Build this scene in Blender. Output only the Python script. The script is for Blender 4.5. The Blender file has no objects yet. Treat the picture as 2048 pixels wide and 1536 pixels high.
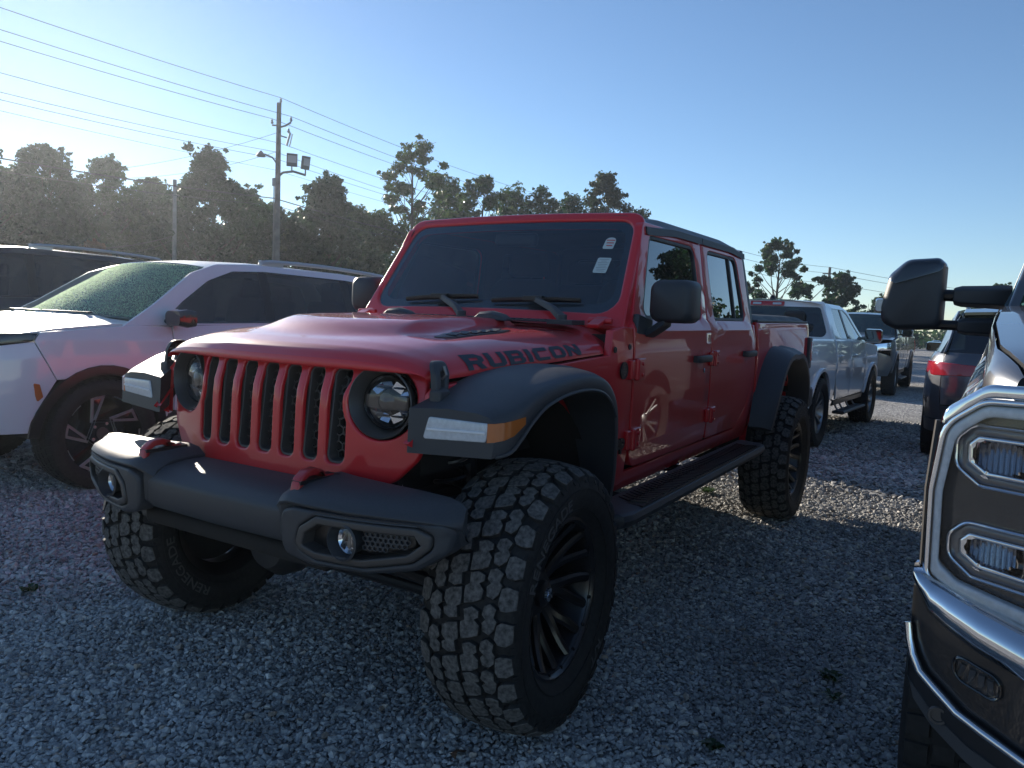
import bpy, bmesh, math, random
import numpy as np
from mathutils import Vector, Matrix, Euler
from mathutils.geometry import delaunay_2d_cdt
rad = math.radians
SC = bpy.context.scene
COL = SC.collection
random.seed(7)

# ------------------------------------------------------------------ camera, sky, sun, exposure
cam_d = bpy.data.cameras.new('camera')
cam = bpy.data.objects.new('camera', cam_d); COL.objects.link(cam); SC.camera = cam
cam_d.sensor_width = 36.0; cam_d.lens = 1542.8 / 2048 * 36.0
cam_d.clip_start = 0.05; cam_d.clip_end = 2000
CP = Vector((2.1835, 2.0602, 1.3378)); YAW, PIT, ROL = 3.69175, -0.083635, 0.043182
_f = Vector((math.cos(YAW)*math.cos(PIT), math.sin(YAW)*math.cos(PIT), math.sin(PIT)))
_r = Vector((math.sin(YAW), -math.cos(YAW), 0)); _u = _r.cross(_f)
_r2 = _r*math.cos(ROL) + _u*math.sin(ROL); _u2 = _u*math.cos(ROL) - _r*math.sin(ROL)
cam.matrix_world = Matrix(((_r2.x, _u2.x, -_f.x, CP.x), (_r2.y, _u2.y, -_f.y, CP.y), (_r2.z, _u2.z, -_f.z, CP.z), (0, 0, 0, 1)))

SUN_EL, SUN_AZ = rad(17.0), rad(-115.6)          # where the photograph shows the sun, upper corner of the frame
SUN_V = Vector((math.cos(SUN_EL)*math.cos(SUN_AZ), math.cos(SUN_EL)*math.sin(SUN_AZ), math.sin(SUN_EL)))
W = bpy.data.worlds.new('World'); SC.world = W; W.use_nodes = True
nt = W.node_tree; bg = nt.nodes['Background']
sky = nt.nodes.new('ShaderNodeTexSky'); sky.sky_type = 'NISHITA'; sky.sun_disc = False
sky.sun_elevation = SUN_EL; sky.sun_rotation = math.pi/2 - SUN_AZ
sky.air_density = 0.9; sky.dust_density = 0.035; sky.ozone_density = 3.5; sky.altitude = 50
nt.links.new(sky.outputs[0], bg.inputs[0]); bg.inputs[1].default_value = 0.10
sl = bpy.data.lights.new('sun', 'SUN'); sl.energy = 5.0; sl.angle = rad(0.53); sl.color = (1.0, 0.90, 0.76)
so = bpy.data.objects.new('sun', sl); COL.objects.link(so)
so.rotation_euler = SUN_V.to_track_quat('Z', 'Y').to_euler(); so.location = (-10, -20, 12)
SC.view_settings.view_transform = 'Standard'; SC.view_settings.look = 'None'
SC.view_settings.exposure = 0.62; SC.view_settings.gamma = 1.0; SC.view_settings.use_curve_mapping = False
SC.cycles.max_bounces = 8; SC.cycles.transparent_max_bounces = 16
SC.cycles.use_denoising = True; SC.cycles.caustics_reflective = False; SC.cycles.caustics_refractive = False

# ------------------------------------------------------------------ materials
MATS = {}
def pmat(name, col, rough=0.5, metal=0.0, coat=0.0, crough=0.03, var=0.0, vscale=30.0, bump=0.0, bscale=200.0, spec=0.5,
         emis=None, estr=0.0, rvar=0.0, col2=None, dust=0.0, flake=0.0):
    if name in MATS: return MATS[name]
    m = bpy.data.materials.new(name); m.use_nodes = True; N = m.node_tree.nodes; L = m.node_tree.links
    b = N['Principled BSDF']
    b.inputs['Base Color'].default_value = (*col, 1); b.inputs['Roughness'].default_value = rough
    b.inputs['Metallic'].default_value = metal; b.inputs['Coat Weight'].default_value = coat
    b.inputs['Coat Roughness'].default_value = crough; b.inputs['Specular IOR Level'].default_value = spec
    if emis: b.inputs['Emission Color'].default_value = (*emis, 1); b.inputs['Emission Strength'].default_value = estr
    tc = N.new('ShaderNodeTexCoord')
    if var or col2 or rvar:
        n = N.new('ShaderNodeTexNoise'); n.inputs['Scale'].default_value = vscale; n.inputs['Detail'].default_value = 5
        L.new(tc.outputs['Object'], n.inputs['Vector'])
        r = N.new('ShaderNodeMapRange'); r.inputs[1].default_value = 0.3; r.inputs[2].default_value = 0.7
        L.new(n.outputs['Fac'], r.inputs[0])
        mx = N.new('ShaderNodeMix'); mx.data_type = 'RGBA'
        c2 = col2 if col2 else tuple(min(1, c*(1+var)) for c in col)
        c1 = col if col2 else tuple(c*(1-var) for c in col)
        mx.inputs[6].default_value = (*c1, 1); mx.inputs[7].default_value = (*c2, 1)
        L.new(r.outputs[0], mx.inputs[0]); last = mx.outputs[2]
        if rvar:
            rr = N.new('ShaderNodeMapRange'); rr.inputs[3].default_value = max(0.02, rough-rvar); rr.inputs[4].default_value = rough+rvar
            L.new(r.outputs[0], rr.inputs[0]); L.new(rr.outputs[0], b.inputs['Roughness'])
        L.new(last, b.inputs['Base Color'])
    if bump:
        n2 = N.new('ShaderNodeTexNoise'); n2.inputs['Scale'].default_value = bscale; n2.inputs['Detail'].default_value = 3
        L.new(tc.outputs['Object'], n2.inputs['Vector'])
        bp = N.new('ShaderNodeBump'); bp.inputs['Strength'].default_value = bump; bp.inputs['Distance'].default_value = 0.002
        L.new(n2.outputs['Fac'], bp.inputs['Height']); L.new(bp.outputs[0], b.inputs['Normal'])
    if dust:                                   # fine road dust settled on upward faces
        ge = N.new('ShaderNodeNewGeometry'); sx = N.new('ShaderNodeSeparateXYZ'); L.new(ge.outputs['Normal'], sx.inputs[0])
        mr = N.new('ShaderNodeMapRange'); mr.inputs[1].default_value = 0.3; mr.inputs[2].default_value = 1.0
        n3 = N.new('ShaderNodeTexNoise'); n3.inputs['Scale'].default_value = 160; n3.inputs['Detail'].default_value = 4
        L.new(tc.outputs['Object'], n3.inputs['Vector'])
        ml = N.new('ShaderNodeMath'); ml.operation = 'MULTIPLY'; L.new(sx.outputs[2], mr.inputs[0])
        L.new(mr.outputs[0], ml.inputs[0]); L.new(n3.outputs['Fac'], ml.inputs[1])
        ml2 = N.new('ShaderNodeMath'); ml2.operation = 'MULTIPLY'; ml2.inputs[1].default_value = dust; L.new(ml.outputs[0], ml2.inputs[0])
        df = N.new('ShaderNodeBsdfDiffuse'); df.inputs[0].default_value = (0.42, 0.38, 0.36, 1)
        ms = N.new('ShaderNodeMixShader'); L.new(ml2.outputs[0], ms.inputs[0]); L.new(b.outputs[0], ms.inputs[1]); L.new(df.outputs[0], ms.inputs[2])
        L.new(ms.outputs[0], N['Material Output'].inputs[0])
    MATS[name] = m; return m

def glass(name, tint, refl=1.0, rough=0.0, film_mix=0.0, film=None, drops=0.0):
    """thin tinted sheet: fresnel reflection over tinted see-through"""
    if name in MATS: return MATS[name]
    m = bpy.data.materials.new(name); m.use_nodes = True; N = m.node_tree.nodes; L = m.node_tree.links
    N.remove(N['Principled BSDF'])
    tr = N.new('ShaderNodeBsdfTransparent'); tr.inputs[0].default_value = (*tint, 1)
    gl = N.new('ShaderNodeBsdfGlossy'); gl.inputs['Roughness'].default_value = rough
    ge = N.new('ShaderNodeNewGeometry'); dp = N.new('ShaderNodeVectorMath'); dp.operation = 'DOT_PRODUCT'; L.new(ge.outputs['Normal'], dp.inputs[0]); L.new(ge.outputs['Incoming'], dp.inputs[1])
    def mth(op, a, b=None):
        n = N.new('ShaderNodeMath'); n.operation = op
        for i, q in enumerate((a, b)):
            if q is None: continue
            if isinstance(q, (int, float)): n.inputs[i].default_value = q
            else: L.new(q, n.inputs[i])
        return n.outputs[0]
    c5 = mth('POWER', mth('SUBTRACT', 1.0, mth('ABSOLUTE', dp.outputs['Value'])), 5.0)      # Schlick, same from both sides
    mu = N.new('ShaderNodeMath'); mu.operation = 'MULTIPLY'; mu.inputs[1].default_value = 1.8*refl; mu.use_clamp = True
    L.new(mth('ADD', 0.042, mth('MULTIPLY', c5, 0.958)), mu.inputs[0])
    a = tr.outputs[0]
    if film:                                   # scattering film: dew on the white suv, plain lightening tone on other glass
        df = N.new('ShaderNodeBsdfDiffuse'); df.inputs[0].default_value = (*film, 1)
        tl = N.new('ShaderNodeBsdfTranslucent'); tl.inputs[0].default_value = (*film, 1)
        if drops:                              # dew drops turn every way and catch the sun
            tc = N.new('ShaderNodeTexCoord'); nz = N.new('ShaderNodeTexNoise'); nz.inputs['Scale'].default_value = 330; nz.inputs['Detail'].default_value = 1; L.new(tc.outputs['Object'], nz.inputs['Vector'])
            bu = N.new('ShaderNodeBump'); bu.inputs['Strength'].default_value = drops; bu.inputs['Distance'].default_value = 0.005; L.new(nz.outputs['Fac'], bu.inputs['Height']); L.new(bu.outputs[0], df.inputs['Normal']); L.new(bu.outputs[0], tl.inputs['Normal'])
        ad = N.new('ShaderNodeMixShader'); ad.inputs[0].default_value = 0.5; L.new(df.outputs[0], ad.inputs[1]); L.new(tl.outputs[0], ad.inputs[2])
        m1 = N.new('ShaderNodeMixShader'); m1.inputs[0].default_value = film_mix; L.new(a, m1.inputs[1]); L.new(ad.outputs[0], m1.inputs[2]); a = m1.outputs[0]
    ms = N.new('ShaderNodeMixShader'); L.new(mu.outputs[0], ms.inputs[0]); L.new(a, ms.inputs[1]); L.new(gl.outputs[0], ms.inputs[2])
    L.new(ms.outputs[0], N['Material Output'].inputs[0])
    MATS[name] = m; return m

# ------------------------------------------------------------------ mesh helpers
class MB:
    def __init__(s): s.v = []; s.f = []; s.m = []
    def add(s, vs, fs, mi=0):
        o = len(s.v); s.v += [tuple(p) for p in vs]
        for f in fs: s.f.append(tuple(i+o for i in f)); s.m.append(mi)
        return s
    def box(s, c, d, rot=None, mi=0):
        hx, hy, hz = d[0]/2, d[1]/2, d[2]/2
        P = [Vector((a*hx, b*hy, e*hz)) for a in (-1, 1) for b in (-1, 1) for e in (-1, 1)]
        if rot is not None:
            R = Euler(rot).to_matrix() if not isinstance(rot, Matrix) else rot
            P = [R @ p for p in P]
        c = Vector(c)
        return s.add([p+c for p in P], [(0, 1, 3, 2), (4, 6, 7, 5), (0, 4, 5, 1), (2, 3, 7, 6), (0, 2, 6, 4), (1, 5, 7, 3)], mi)
    def loft(s, rings, closed=True, caps=True, mi=0, loop=False):
        n = len(rings[0]); o = len(s.v); fs = []
        assert all(len(r) == n for r in rings)
        for r in rings: s.v += [tuple(p) for p in r]
        K = len(rings); m = n if closed else n-1
        for k in range(K if loop else K-1):
            k2 = (k+1) % K
            for i in range(m):
                j = (i+1) % n
                fs.append((o+k*n+i, o+k*n+j, o+k2*n+j, o+k2*n+i))
        if caps and closed and not loop:
            fs.append(tuple(o+i for i in reversed(range(n)))); fs.append(tuple(o+(K-1)*n+i for i in range(n)))
        s.f += fs; s.m += [mi]*len(fs); return s
    def grid(s, fn, nu, nv, mi=0):
        o = len(s.v)
        for i in range(nu+1):
            for j in range(nv+1): s.v.append(tuple(fn(i/nu, j/nv)))
        for i in range(nu):
            for j in range(nv):
                a = o+i*(nv+1)+j; s.f.append((a, a+1, a+nv+2, a+nv+1)); s.m.append(mi)
        return s
    def tube(s, path, r, n=8, caps=True, mi=0, loop=False):
        path = [Vector(p) for p in path]; K = len(path); rings = []; up = None
        for k in range(K):
            if loop: t = path[(k+1) % K]-path[k-1]
            else: t = path[min(k+1, K-1)]-path[max(k-1, 0)]
            t.normalize()
            if up is None: up = t.orthogonal().normalized()
            up = (up - t*up.dot(t)).normalized(); sd = t.cross(up)
            rr = r[k] if isinstance(r, (list, tuple)) else r
            rings.append([path[k] + (up*math.cos(2*math.pi*i/n) + sd*math.sin(2*math.pi*i/n))*rr for i in range(n)])
        return s.loft(rings, True, caps, mi, loop)
    def lathe(s, prof, n=48, c=(0, 0, 0), axis='y', mi=0, closed=False):
        c = Vector(c); rings = []
        for k in range(n):
            a = 2*math.pi*k/n; ca, sa = math.cos(a), math.sin(a)
            if axis == 'y': rings.append([c+Vector((r*ca, w, r*sa)) for r, w in prof])
            elif axis == 'x': rings.append([c+Vector((w, r*ca, r*sa)) for r, w in prof])
            else: rings.append([c+Vector((r*ca, r*sa, w)) for r, w in prof])
        return s.loft(rings, closed, False, mi, True)
    def prism(s, poly, fn, w0, w1, mi=0):
        n = len(poly); o = len(s.v)
        s.v += [tuple(fn(p[0], p[1], w0)) for p in poly] + [tuple(fn(p[0], p[1], w1)) for p in poly]
        fs = [tuple(o+i for i in reversed(range(n))), tuple(o+n+i for i in range(n))]
        fs += [(o+i, o+(i+1) % n, o+n+(i+1) % n, o+n+i) for i in range(n)]
        s.f += fs; s.m += [mi]*len(fs); return s
    def xf(s, M): s.v = [tuple(M @ Vector(p)) for p in s.v]; return s
    def mir(s): s.v = [(p[0], -p[1], p[2]) for p in s.v]; s.f = [tuple(reversed(f)) for f in s.f]; return s

def mesh_of(name, mb, mats, sharp=35.0):
    me = bpy.data.meshes.new(name); me.from_pydata(mb.v, [], mb.f)
    for m in (mats if isinstance(mats, (list, tuple)) else [mats]): me.materials.append(m)
    if any(mb.m): me.polygons.foreach_set('material_index', mb.m)
    me.polygons.foreach_set('use_smooth', [True]*len(me.polygons)); me.update()
    me.set_sharp_from_angle(angle=rad(sharp))
    return me

XF = None                                     # current body transform (rake of a body over its wheels)
def mk(name, mb, mats, parent=None, sharp=35.0, bevel=0.0, seg=2, wn=False, sub=0, tf=None, label=None):
    X = tf if tf is not None else XF
    if X is not None: mb.xf(X)
    ob = bpy.data.objects.new(name, mesh_of(name, mb, mats, sharp)); COL.objects.link(ob)
    if parent is not None: ob.parent = parent
    if bevel:
        b = ob.modifiers.new('bevel', 'BEVEL'); b.width = bevel; b.segments = seg; b.limit_method = 'ANGLE'; b.angle_limit = rad(40); b.harden_normals = False
        ob.data.polygons.foreach_set('use_smooth', [True]*len(ob.data.polygons)); wn = True
        if 'sharp_edge' in ob.data.attributes: ob.data.attributes.remove(ob.data.attributes['sharp_edge'])
    if sub:
        b = ob.modifiers.new('sub', 'SUBSURF'); b.levels = sub; b.render_levels = sub
    if wn:
        w = ob.modifiers.new('wn', 'WEIGHTED_NORMAL'); w.keep_sharp = True; w.weight = 50
    if label: ob['label'] = label
    return ob

def thing(name, label, cat, loc=(0, 0, 0), rz=0.0, group=None, kind=None):
    o = bpy.data.objects.new(name, None); COL.objects.link(o); o.empty_display_size = 0.2
    o.location = loc; o.rotation_euler = (0, 0, rz); o['label'] = label; o['category'] = cat
    if group: o['group'] = group
    if kind: o['kind'] = kind
    return o
def tag(o, label, cat, group=None, kind=None):
    o['label'] = label; o['category'] = cat
    if group: o['group'] = group
    if kind: o['kind'] = kind
    return o
def empty(name, parent, loc=(0, 0, 0), rot=(0, 0, 0)):
    o = bpy.data.objects.new(name, None); COL.objects.link(o); o.parent = parent; o.location = loc; o.rotation_euler = rot
    o.empty_display_size = 0.1; return o

def area2(P): return sum(P[i][0]*P[(i+1) % len(P)][1]-P[(i+1) % len(P)][0]*P[i][1] for i in range(len(P)))
def ccw(P, yes=True): return list(P) if (area2(P) > 0) == yes else list(reversed(P))
def rpoly(P, r, n=5):
    """polygon with filleted corners; r one radius or one per corner"""
    out = []; K = len(P)
    for i in range(K):
        p0, p, p1 = Vector(P[i-1]).to_2d(), Vector(P[i]).to_2d(), Vector(P[(i+1) % K]).to_2d()
        rr = r[i] if isinstance(r, (list, tuple)) else r
        a, b = (p0-p), (p1-p); la, lb = a.length, b.length; a.normalize(); b.normalize()
        ang = a.angle(b)
        if rr <= 1e-5 or ang > 3.10: out.append((p.x, p.y)); continue
        d = rr/math.tan(ang/2); d = min(d, la*0.48, lb*0.48); rr2 = d*math.tan(ang/2)
        bis = (a+b).normalized(); c = p+bis*(rr2/math.sin(ang/2))
        s, e = p+a*d, p+b*d; a0 = math.atan2(s.y-c.y, s.x-c.x); a1 = math.atan2(e.y-c.y, e.x-c.x)
        da = (a1-a0+math.pi) % (2*math.pi)-math.pi
        for k in range(n+1):
            t = a0+da*k/n; out.append((c.x+rr2*math.cos(t), c.y+rr2*math.sin(t)))
    return out
def rrect(cx, cy, w, h, r, n=5): return rpoly([(cx-w/2, cy-h/2), (cx+w/2, cy-h/2), (cx+w/2, cy+h/2), (cx-w/2, cy+h/2)], r, n)
def circ(cx, cy, r, n=32, ry=None): return [(cx+r*math.cos(2*math.pi*k/n), cy+(ry or r)*math.sin(2*math.pi*k/n)) for k in range(n)]
def offs(P, d):
    out = []; K = len(P)
    for i in range(K):
        a, p, b = Vector(P[i-1]).to_2d(), Vector(P[i]).to_2d(), Vector(P[(i+1) % K]).to_2d()
        e1, e2 = (p-a), (b-p)
        if e1.length < 1e-9: e1 = e2
        if e2.length < 1e-9: e2 = e1
        e1 = e1.normalized(); e2 = e2.normalized()
        n1, n2 = Vector((-e1.y, e1.x)), Vector((-e2.y, e2.x)); m = n1+n2
        if m.length < 1e-6: m = n1
        m.normalize(); q = p+m*(d/max(0.45, m.dot(n1))); out.append((q.x, q.y))
    return out
def resample(P, step):
    out = []; K = len(P)
    for i in range(K):
        a, b = P[i], P[(i+1) % K]; l = math.dist(a, b); n = max(1, int(l/step))
        for k in range(n): out.append((a[0]+(b[0]-a[0])*k/n, a[1]+(b[1]-a[1])*k/n))
    return out
def inside(P, x, y):
    c = False; n = len(P); j = n-1
    for i in range(n):
        xi, yi = P[i]; xj, yj = P[j]
        if (yi > y) != (yj > y) and x < (xj-xi)*(y-yi)/(yj-yi)+xi: c = not c
        j = i
    return c
def plate(mb, outline, holes, thick, fn, bev=0.006, nb=3, grid=0.0, mi=0, mw=None, ulines=(), vlines=()):
    """sheet with holes, rounded edges and returns; fn(u, v, w) maps to space, w = 0 on the face and negative behind it"""
    st = grid if grid else 1e9
    loops = [ccw(outline, True)]+[ccw(h, False) for h in holes]
    if grid: loops = [resample(l, grid) for l in loops]
    face = [offs(l, bev) if bev else l for l in loops]
    pts = []; edges = []; idx = []
    for l in face:
        o = len(pts); n = len(l); pts += [Vector(p) for p in l]; edges += [(o+i, o+(i+1) % n) for i in range(n)]; idx.append((o, n))
    if grid:
        us = [p[0] for p in face[0]]; vs = [p[1] for p in face[0]]
        nu = max(1, round((max(us)-min(us))/grid)); nv = max(1, round((max(vs)-min(vs))/grid)); allp = np.array([tuple(p) for p in pts])
        UU = sorted(set([min(us)+(max(us)-min(us))*i/nu for i in range(nu+1)])|set(ulines)); VV = sorted(set([min(vs)+(max(vs)-min(vs))*j/nv for j in range(nv+1)])|set(vlines))
        for uu in UU:
            for vv in VV:
                if inside(face[0], uu, vv) and not any(inside(h, uu, vv) for h in face[1:]):
                    if np.min((allp[:, 0]-uu)**2+(allp[:, 1]-vv)**2) > (0.3*grid)**2: pts.append(Vector((uu, vv)))
    rv, re, rf, ov, oe, of = delaunay_2d_cdt(pts, edges, [], 0, 1e-6)
    mp = {}
    for k, lst in enumerate(ov):
        for q in lst: mp[q] = k
    o = len(mb.v); mb.v += [tuple(fn(p.x, p.y, 0.0)) for p in rv]
    for f in rf:
        cx = sum(rv[i].x for i in f)/len(f); cy = sum(rv[i].y for i in f)/len(f)
        if inside(face[0], cx, cy) and not any(inside(h, cx, cy) for h in face[1:]):
            a = sum(rv[f[i]].x*rv[f[(i+1) % len(f)]].y-rv[f[(i+1) % len(f)]].x*rv[f[i]].y for i in range(len(f)))
            mb.f.append(tuple(o+i for i in (f if a > 0 else reversed(f)))); mb.m.append(mi)
    for (o0, n), l, fl in zip(idx, loops, face):
        prev = [o+mp[o0+i] for i in range(n)]
        rows = []
        if bev:
            for k in range(1, nb+1):
                t = math.pi/2*k/nb; rows.append((1-math.sin(t), bev*(1-math.cos(t)), None))
        for fr_, dz, _ in rows:
            cur = []
            for i in range(n):
                u = l[i][0]+(fl[i][0]-l[i][0])*fr_; v = l[i][1]+(fl[i][1]-l[i][1])*fr_
                cur.append(len(mb.v)); mb.v.append(tuple(fn(u, v, -dz)))
            for i in range(n): mb.f.append((prev[i], cur[i], cur[(i+1) % n], prev[(i+1) % n])); mb.m.append(mi)
            prev = cur
        if thick > bev:
            cur = []
            for i in range(n): cur.append(len(mb.v)); mb.v.append(tuple(fn(l[i][0], l[i][1], -thick)))
            for i in range(n): mb.f.append((prev[i], cur[i], cur[(i+1) % n], prev[(i+1) % n])); mb.m.append(mi if mw is None else mw)
    return mb
def text_mb(txt, size=1.0, depth=0.0, fn=None, sx=1.0, bold=0.0):
    cu = bpy.data.curves.new('t', 'FONT'); cu.body = txt; cu.size = size; cu.align_x = 'CENTER'; cu.align_y = 'CENTER'; cu.offset = bold
    cu.resolution_u = 3; cu.extrude = depth
    ob = bpy.data.objects.new('t', cu); me = bpy.data.meshes.new_from_object(ob)
    mb = MB(); mb.add([fn(v.co.x*sx, v.co.y, v.co.z) for v in me.vertices], [tuple(p.vertices) for p in me.polygons])
    bpy.data.objects.remove(ob); bpy.data.curves.remove(cu); bpy.data.meshes.remove(me); return mb
def interp(x, xs, ys): return float(np.interp(x, xs, ys))
def sstep(a, b, x):
    t = min(1, max(0, (x-a)/(b-a))); return t*t*(3-2*t)
def catmull(P, n=6):
    """smooth polyline through points of any dimension"""
    P = [np.array(p, float) for p in P]; out = []
    for i in range(len(P)-1):
        p0 = P[max(i-1, 0)]; p1 = P[i]; p2 = P[i+1]; p3 = P[min(i+2, len(P)-1)]
        for k in range(n):
            t = k/n; out.append(0.5*((2*p1)+(-p0+p2)*t+(2*p0-5*p1+4*p2-p3)*t*t+(-p0+3*p1-3*p2+p3)*t**3))
    out.append(P[-1]); return [tuple(p) for p in out]
def hexmesh(mb, poly, pitch, bar, fn, d=0.004):
    """honeycomb bars inside a polygon: each cell a hexagonal ring"""
    us = [p[0] for p in poly]; vs = [p[1] for p in poly]; R = pitch/math.sqrt(3); row = 0; v = min(vs)-pitch
    while v < max(vs)+pitch:
        u = min(us)-pitch+(pitch/2 if row % 2 else 0)
        while u < max(us)+pitch:
            if inside(poly, u, v):
                o = [(u+R*math.cos(math.pi/6+k*math.pi/3), v+R*math.sin(math.pi/6+k*math.pi/3)) for k in range(6)]
                i = [(u+(R-bar)*math.cos(math.pi/6+k*math.pi/3), v+(R-bar)*math.sin(math.pi/6+k*math.pi/3)) for k in range(6)]
                b = len(mb.v)
                mb.v += [tuple(fn(p[0], p[1], 0)) for p in o]+[tuple(fn(p[0], p[1], 0)) for p in i]+[tuple(fn(p[0], p[1], -d)) for p in i]
                for k in range(6):
                    j = (k+1) % 6; mb.f += [(b+k, b+j, b+6+j, b+6+k), (b+6+k, b+6+j, b+12+j, b+12+k)]; mb.m += [0, 0]
            u += pitch
        v += R*1.5; row += 1
    return mb
# ------------------------------------------------------------------ ground and gravel
def ground_mat():
    m = bpy.data.materials.new('gravel ground'); m.use_nodes = True; N = m.node_tree.nodes; L = m.node_tree.links; b = N['Principled BSDF']
    tc = N.new('ShaderNodeTexCoord'); vo = N.new('ShaderNodeTexVoronoi'); vo.inputs['Scale'].default_value = 30
    L.new(tc.outputs['Object'], vo.inputs['Vector'])
    hs = N.new('ShaderNodeSeparateColor'); L.new(vo.outputs['Color'], hs.inputs[0])
    cr = N.new('ShaderNodeValToRGB'); e = cr.color_ramp.elements
    e[0].position = 0; e[0].color = (0.16, 0.16, 0.16, 1); e[1].position = 1; e[1].color = (0.58, 0.565, 0.54, 1)
    L.new(hs.outputs[0], cr.inputs[0])
    n = N.new('ShaderNodeTexNoise'); n.inputs['Scale'].default_value = 0.6; n.inputs['Detail'].default_value = 4; L.new(tc.outputs['Object'], n.inputs['Vector'])
    mr = N.new('ShaderNodeMapRange'); mr.inputs[1].default_value = 0.3; mr.inputs[2].default_value = 0.7; mr.inputs[3].default_value = 0.75; mr.inputs[4].default_value = 1.1
    L.new(n.outputs['Fac'], mr.inputs[0])
    mx = N.new('ShaderNodeMix'); mx.data_type = 'RGBA'; mx.blend_type = 'MULTIPLY'; mx.inputs[0].default_value = 1
    L.new(cr.outputs[0], mx.inputs[6]); L.new(mr.outputs[0], mx.inputs[7]); L.new(mx.outputs[2], b.inputs['Base Color'])
    b.inputs['Roughness'].default_value = 0.9; b.inputs['Specular IOR Level'].default_value = 0.2
    bp = N.new('ShaderNodeBump'); bp.inputs['Strength'].default_value = 1.0; bp.inputs['Distance'].default_value = 0.02; bp.invert = True
    L.new(vo.outputs['Distance'], bp.inputs['Height']); L.new(bp.outputs[0], b.inputs['Normal'])
    return m
def ground_h(x, y):
    return 0.012*math.sin(x*1.7+y*0.9)*math.sin(y*1.3-x*0.4)
mb = MB()
R1 = 14.0; n1 = 70
def gfn(a, b):
    x, y = -5+(a-0.5)*2*R1, (b-0.5)*2*R1
    return (x, y, ground_h(x, y)*min(1, max(0, (R1-max(abs(x+5), abs(y)))/3))-0.012)
mb.grid(gfn, n1, n1)
q = 700.0; x0, x1, y0, y1 = -5-R1, -5+R1, -R1, R1
mb.add([(-q, -q, -0.012), (q, -q, -0.012), (q, q, -0.012), (-q, q, -0.012), (x0, y0, -0.012), (x1, y0, -0.012), (x1, y1, -0.012), (x0, y1, -0.012)],
       [(0, 1, 5, 4), (1, 2, 6, 5), (2, 3, 7, 6), (3, 0, 4, 7)])
g = mk('ground', mb, ground_mat()); g['kind'] = 'structure'; g['label'] = 'grey crushed stone lot the vehicles are parked on'; g['category'] = 'ground'

def stone_mat():
    m = bpy.data.materials.new('crushed stone'); m.use_nodes = True; N = m.node_tree.nodes; L = m.node_tree.links; b = N['Principled BSDF']
    oi = N.new('ShaderNodeObjectInfo'); cr = N.new('ShaderNodeValToRGB'); cr.color_ramp.interpolation = 'LINEAR'
    e = cr.color_ramp.elements; e[0].position = 0; e[0].color = (0.18, 0.18, 0.18, 1); e[1].position = 1; e[1].color = (0.78, 0.76, 0.72, 1)
    for p, c in ((0.12, (0.32, 0.32, 0.315)), (0.5, (0.45, 0.445, 0.43)), (0.8, (0.55, 0.54, 0.515)), (0.93, (0.64, 0.625, 0.595)), (0.955, (0.36, 0.27, 0.2))):
        k = e.new(p); k.color = (*c, 1)
    L.new(oi.outputs['Random'], cr.inputs[0])
    tc = N.new('ShaderNodeTexCoord'); n = N.new('ShaderNodeTexNoise'); n.inputs['Scale'].default_value = 2.2; n.inputs['Detail'].default_value = 6
    L.new(tc.outputs['Object'], n.inputs['Vector'])
    mr = N.new('ShaderNodeMapRange'); mr.inputs[1].default_value = 0.3; mr.inputs[2].default_value = 0.7; mr.inputs[3].default_value = 0.7; mr.inputs[4].default_value = 1.2
    L.new(n.outputs['Fac'], mr.inputs[0])
    mx = N.new('ShaderNodeMix'); mx.data_type = 'RGBA'; mx.blend_type = 'MULTIPLY'; mx.inputs[0].default_value = 1
    L.new(cr.outputs[0], mx.inputs[6]); L.new(mr.outputs[0], mx.inputs[7])
    n2 = N.new('ShaderNodeTexNoise'); n2.inputs['Scale'].default_value = 1.1; n2.inputs['Detail'].default_value = 5; n2.inputs['Roughness'].default_value = 0.65; L.new(oi.outputs['Location'], n2.inputs['Vector'])   # dusty and darker patches across the lot
    mr2 = N.new('ShaderNodeMapRange'); mr2.inputs[1].default_value = 0.35; mr2.inputs[2].default_value = 0.65; mr2.inputs[3].default_value = 0.68; mr2.inputs[4].default_value = 1.12; L.new(n2.outputs['Fac'], mr2.inputs[0])
    mx2 = N.new('ShaderNodeMix'); mx2.data_type = 'RGBA'; mx2.blend_type = 'MULTIPLY'; mx2.inputs[0].default_value = 1; L.new(mx.outputs[2], mx2.inputs[6]); L.new(mr2.outputs[0], mx2.inputs[7]); L.new(mx2.outputs[2], b.inputs['Base Color'])
    b.inputs['Roughness'].default_value = 0.75; b.inputs['Specular IOR Level'].default_value = 0.35
    return m
SM = stone_mat(); STONES = bpy.data.collections.new('stone_shapes')
rs = np.random.RandomState(3)
for k in range(12):
    bm = bmesh.new()
    for p in rs.normal(size=(13, 3)):
        p = p/np.linalg.norm(p)*(0.8+0.3*rs.rand()); bm.verts.new((p[0]*0.62, p[1]*(0.36+0.14*rs.rand()), p[2]*0.33))
    r = bmesh.ops.convex_hull(bm, input=bm.verts)
    bmesh.ops.delete(bm, geom=[v for v in bm.verts if not v.link_faces], context='VERTS')
    me = bpy.data.meshes.new('stone'); bm.to_mesh(me); bm.free(); me.materials.append(SM)
    STONES.objects.link(bpy.data.objects.new('stone', me))
P = []; S = []
vd = math.atan2(_f.y, _f.x)
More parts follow.
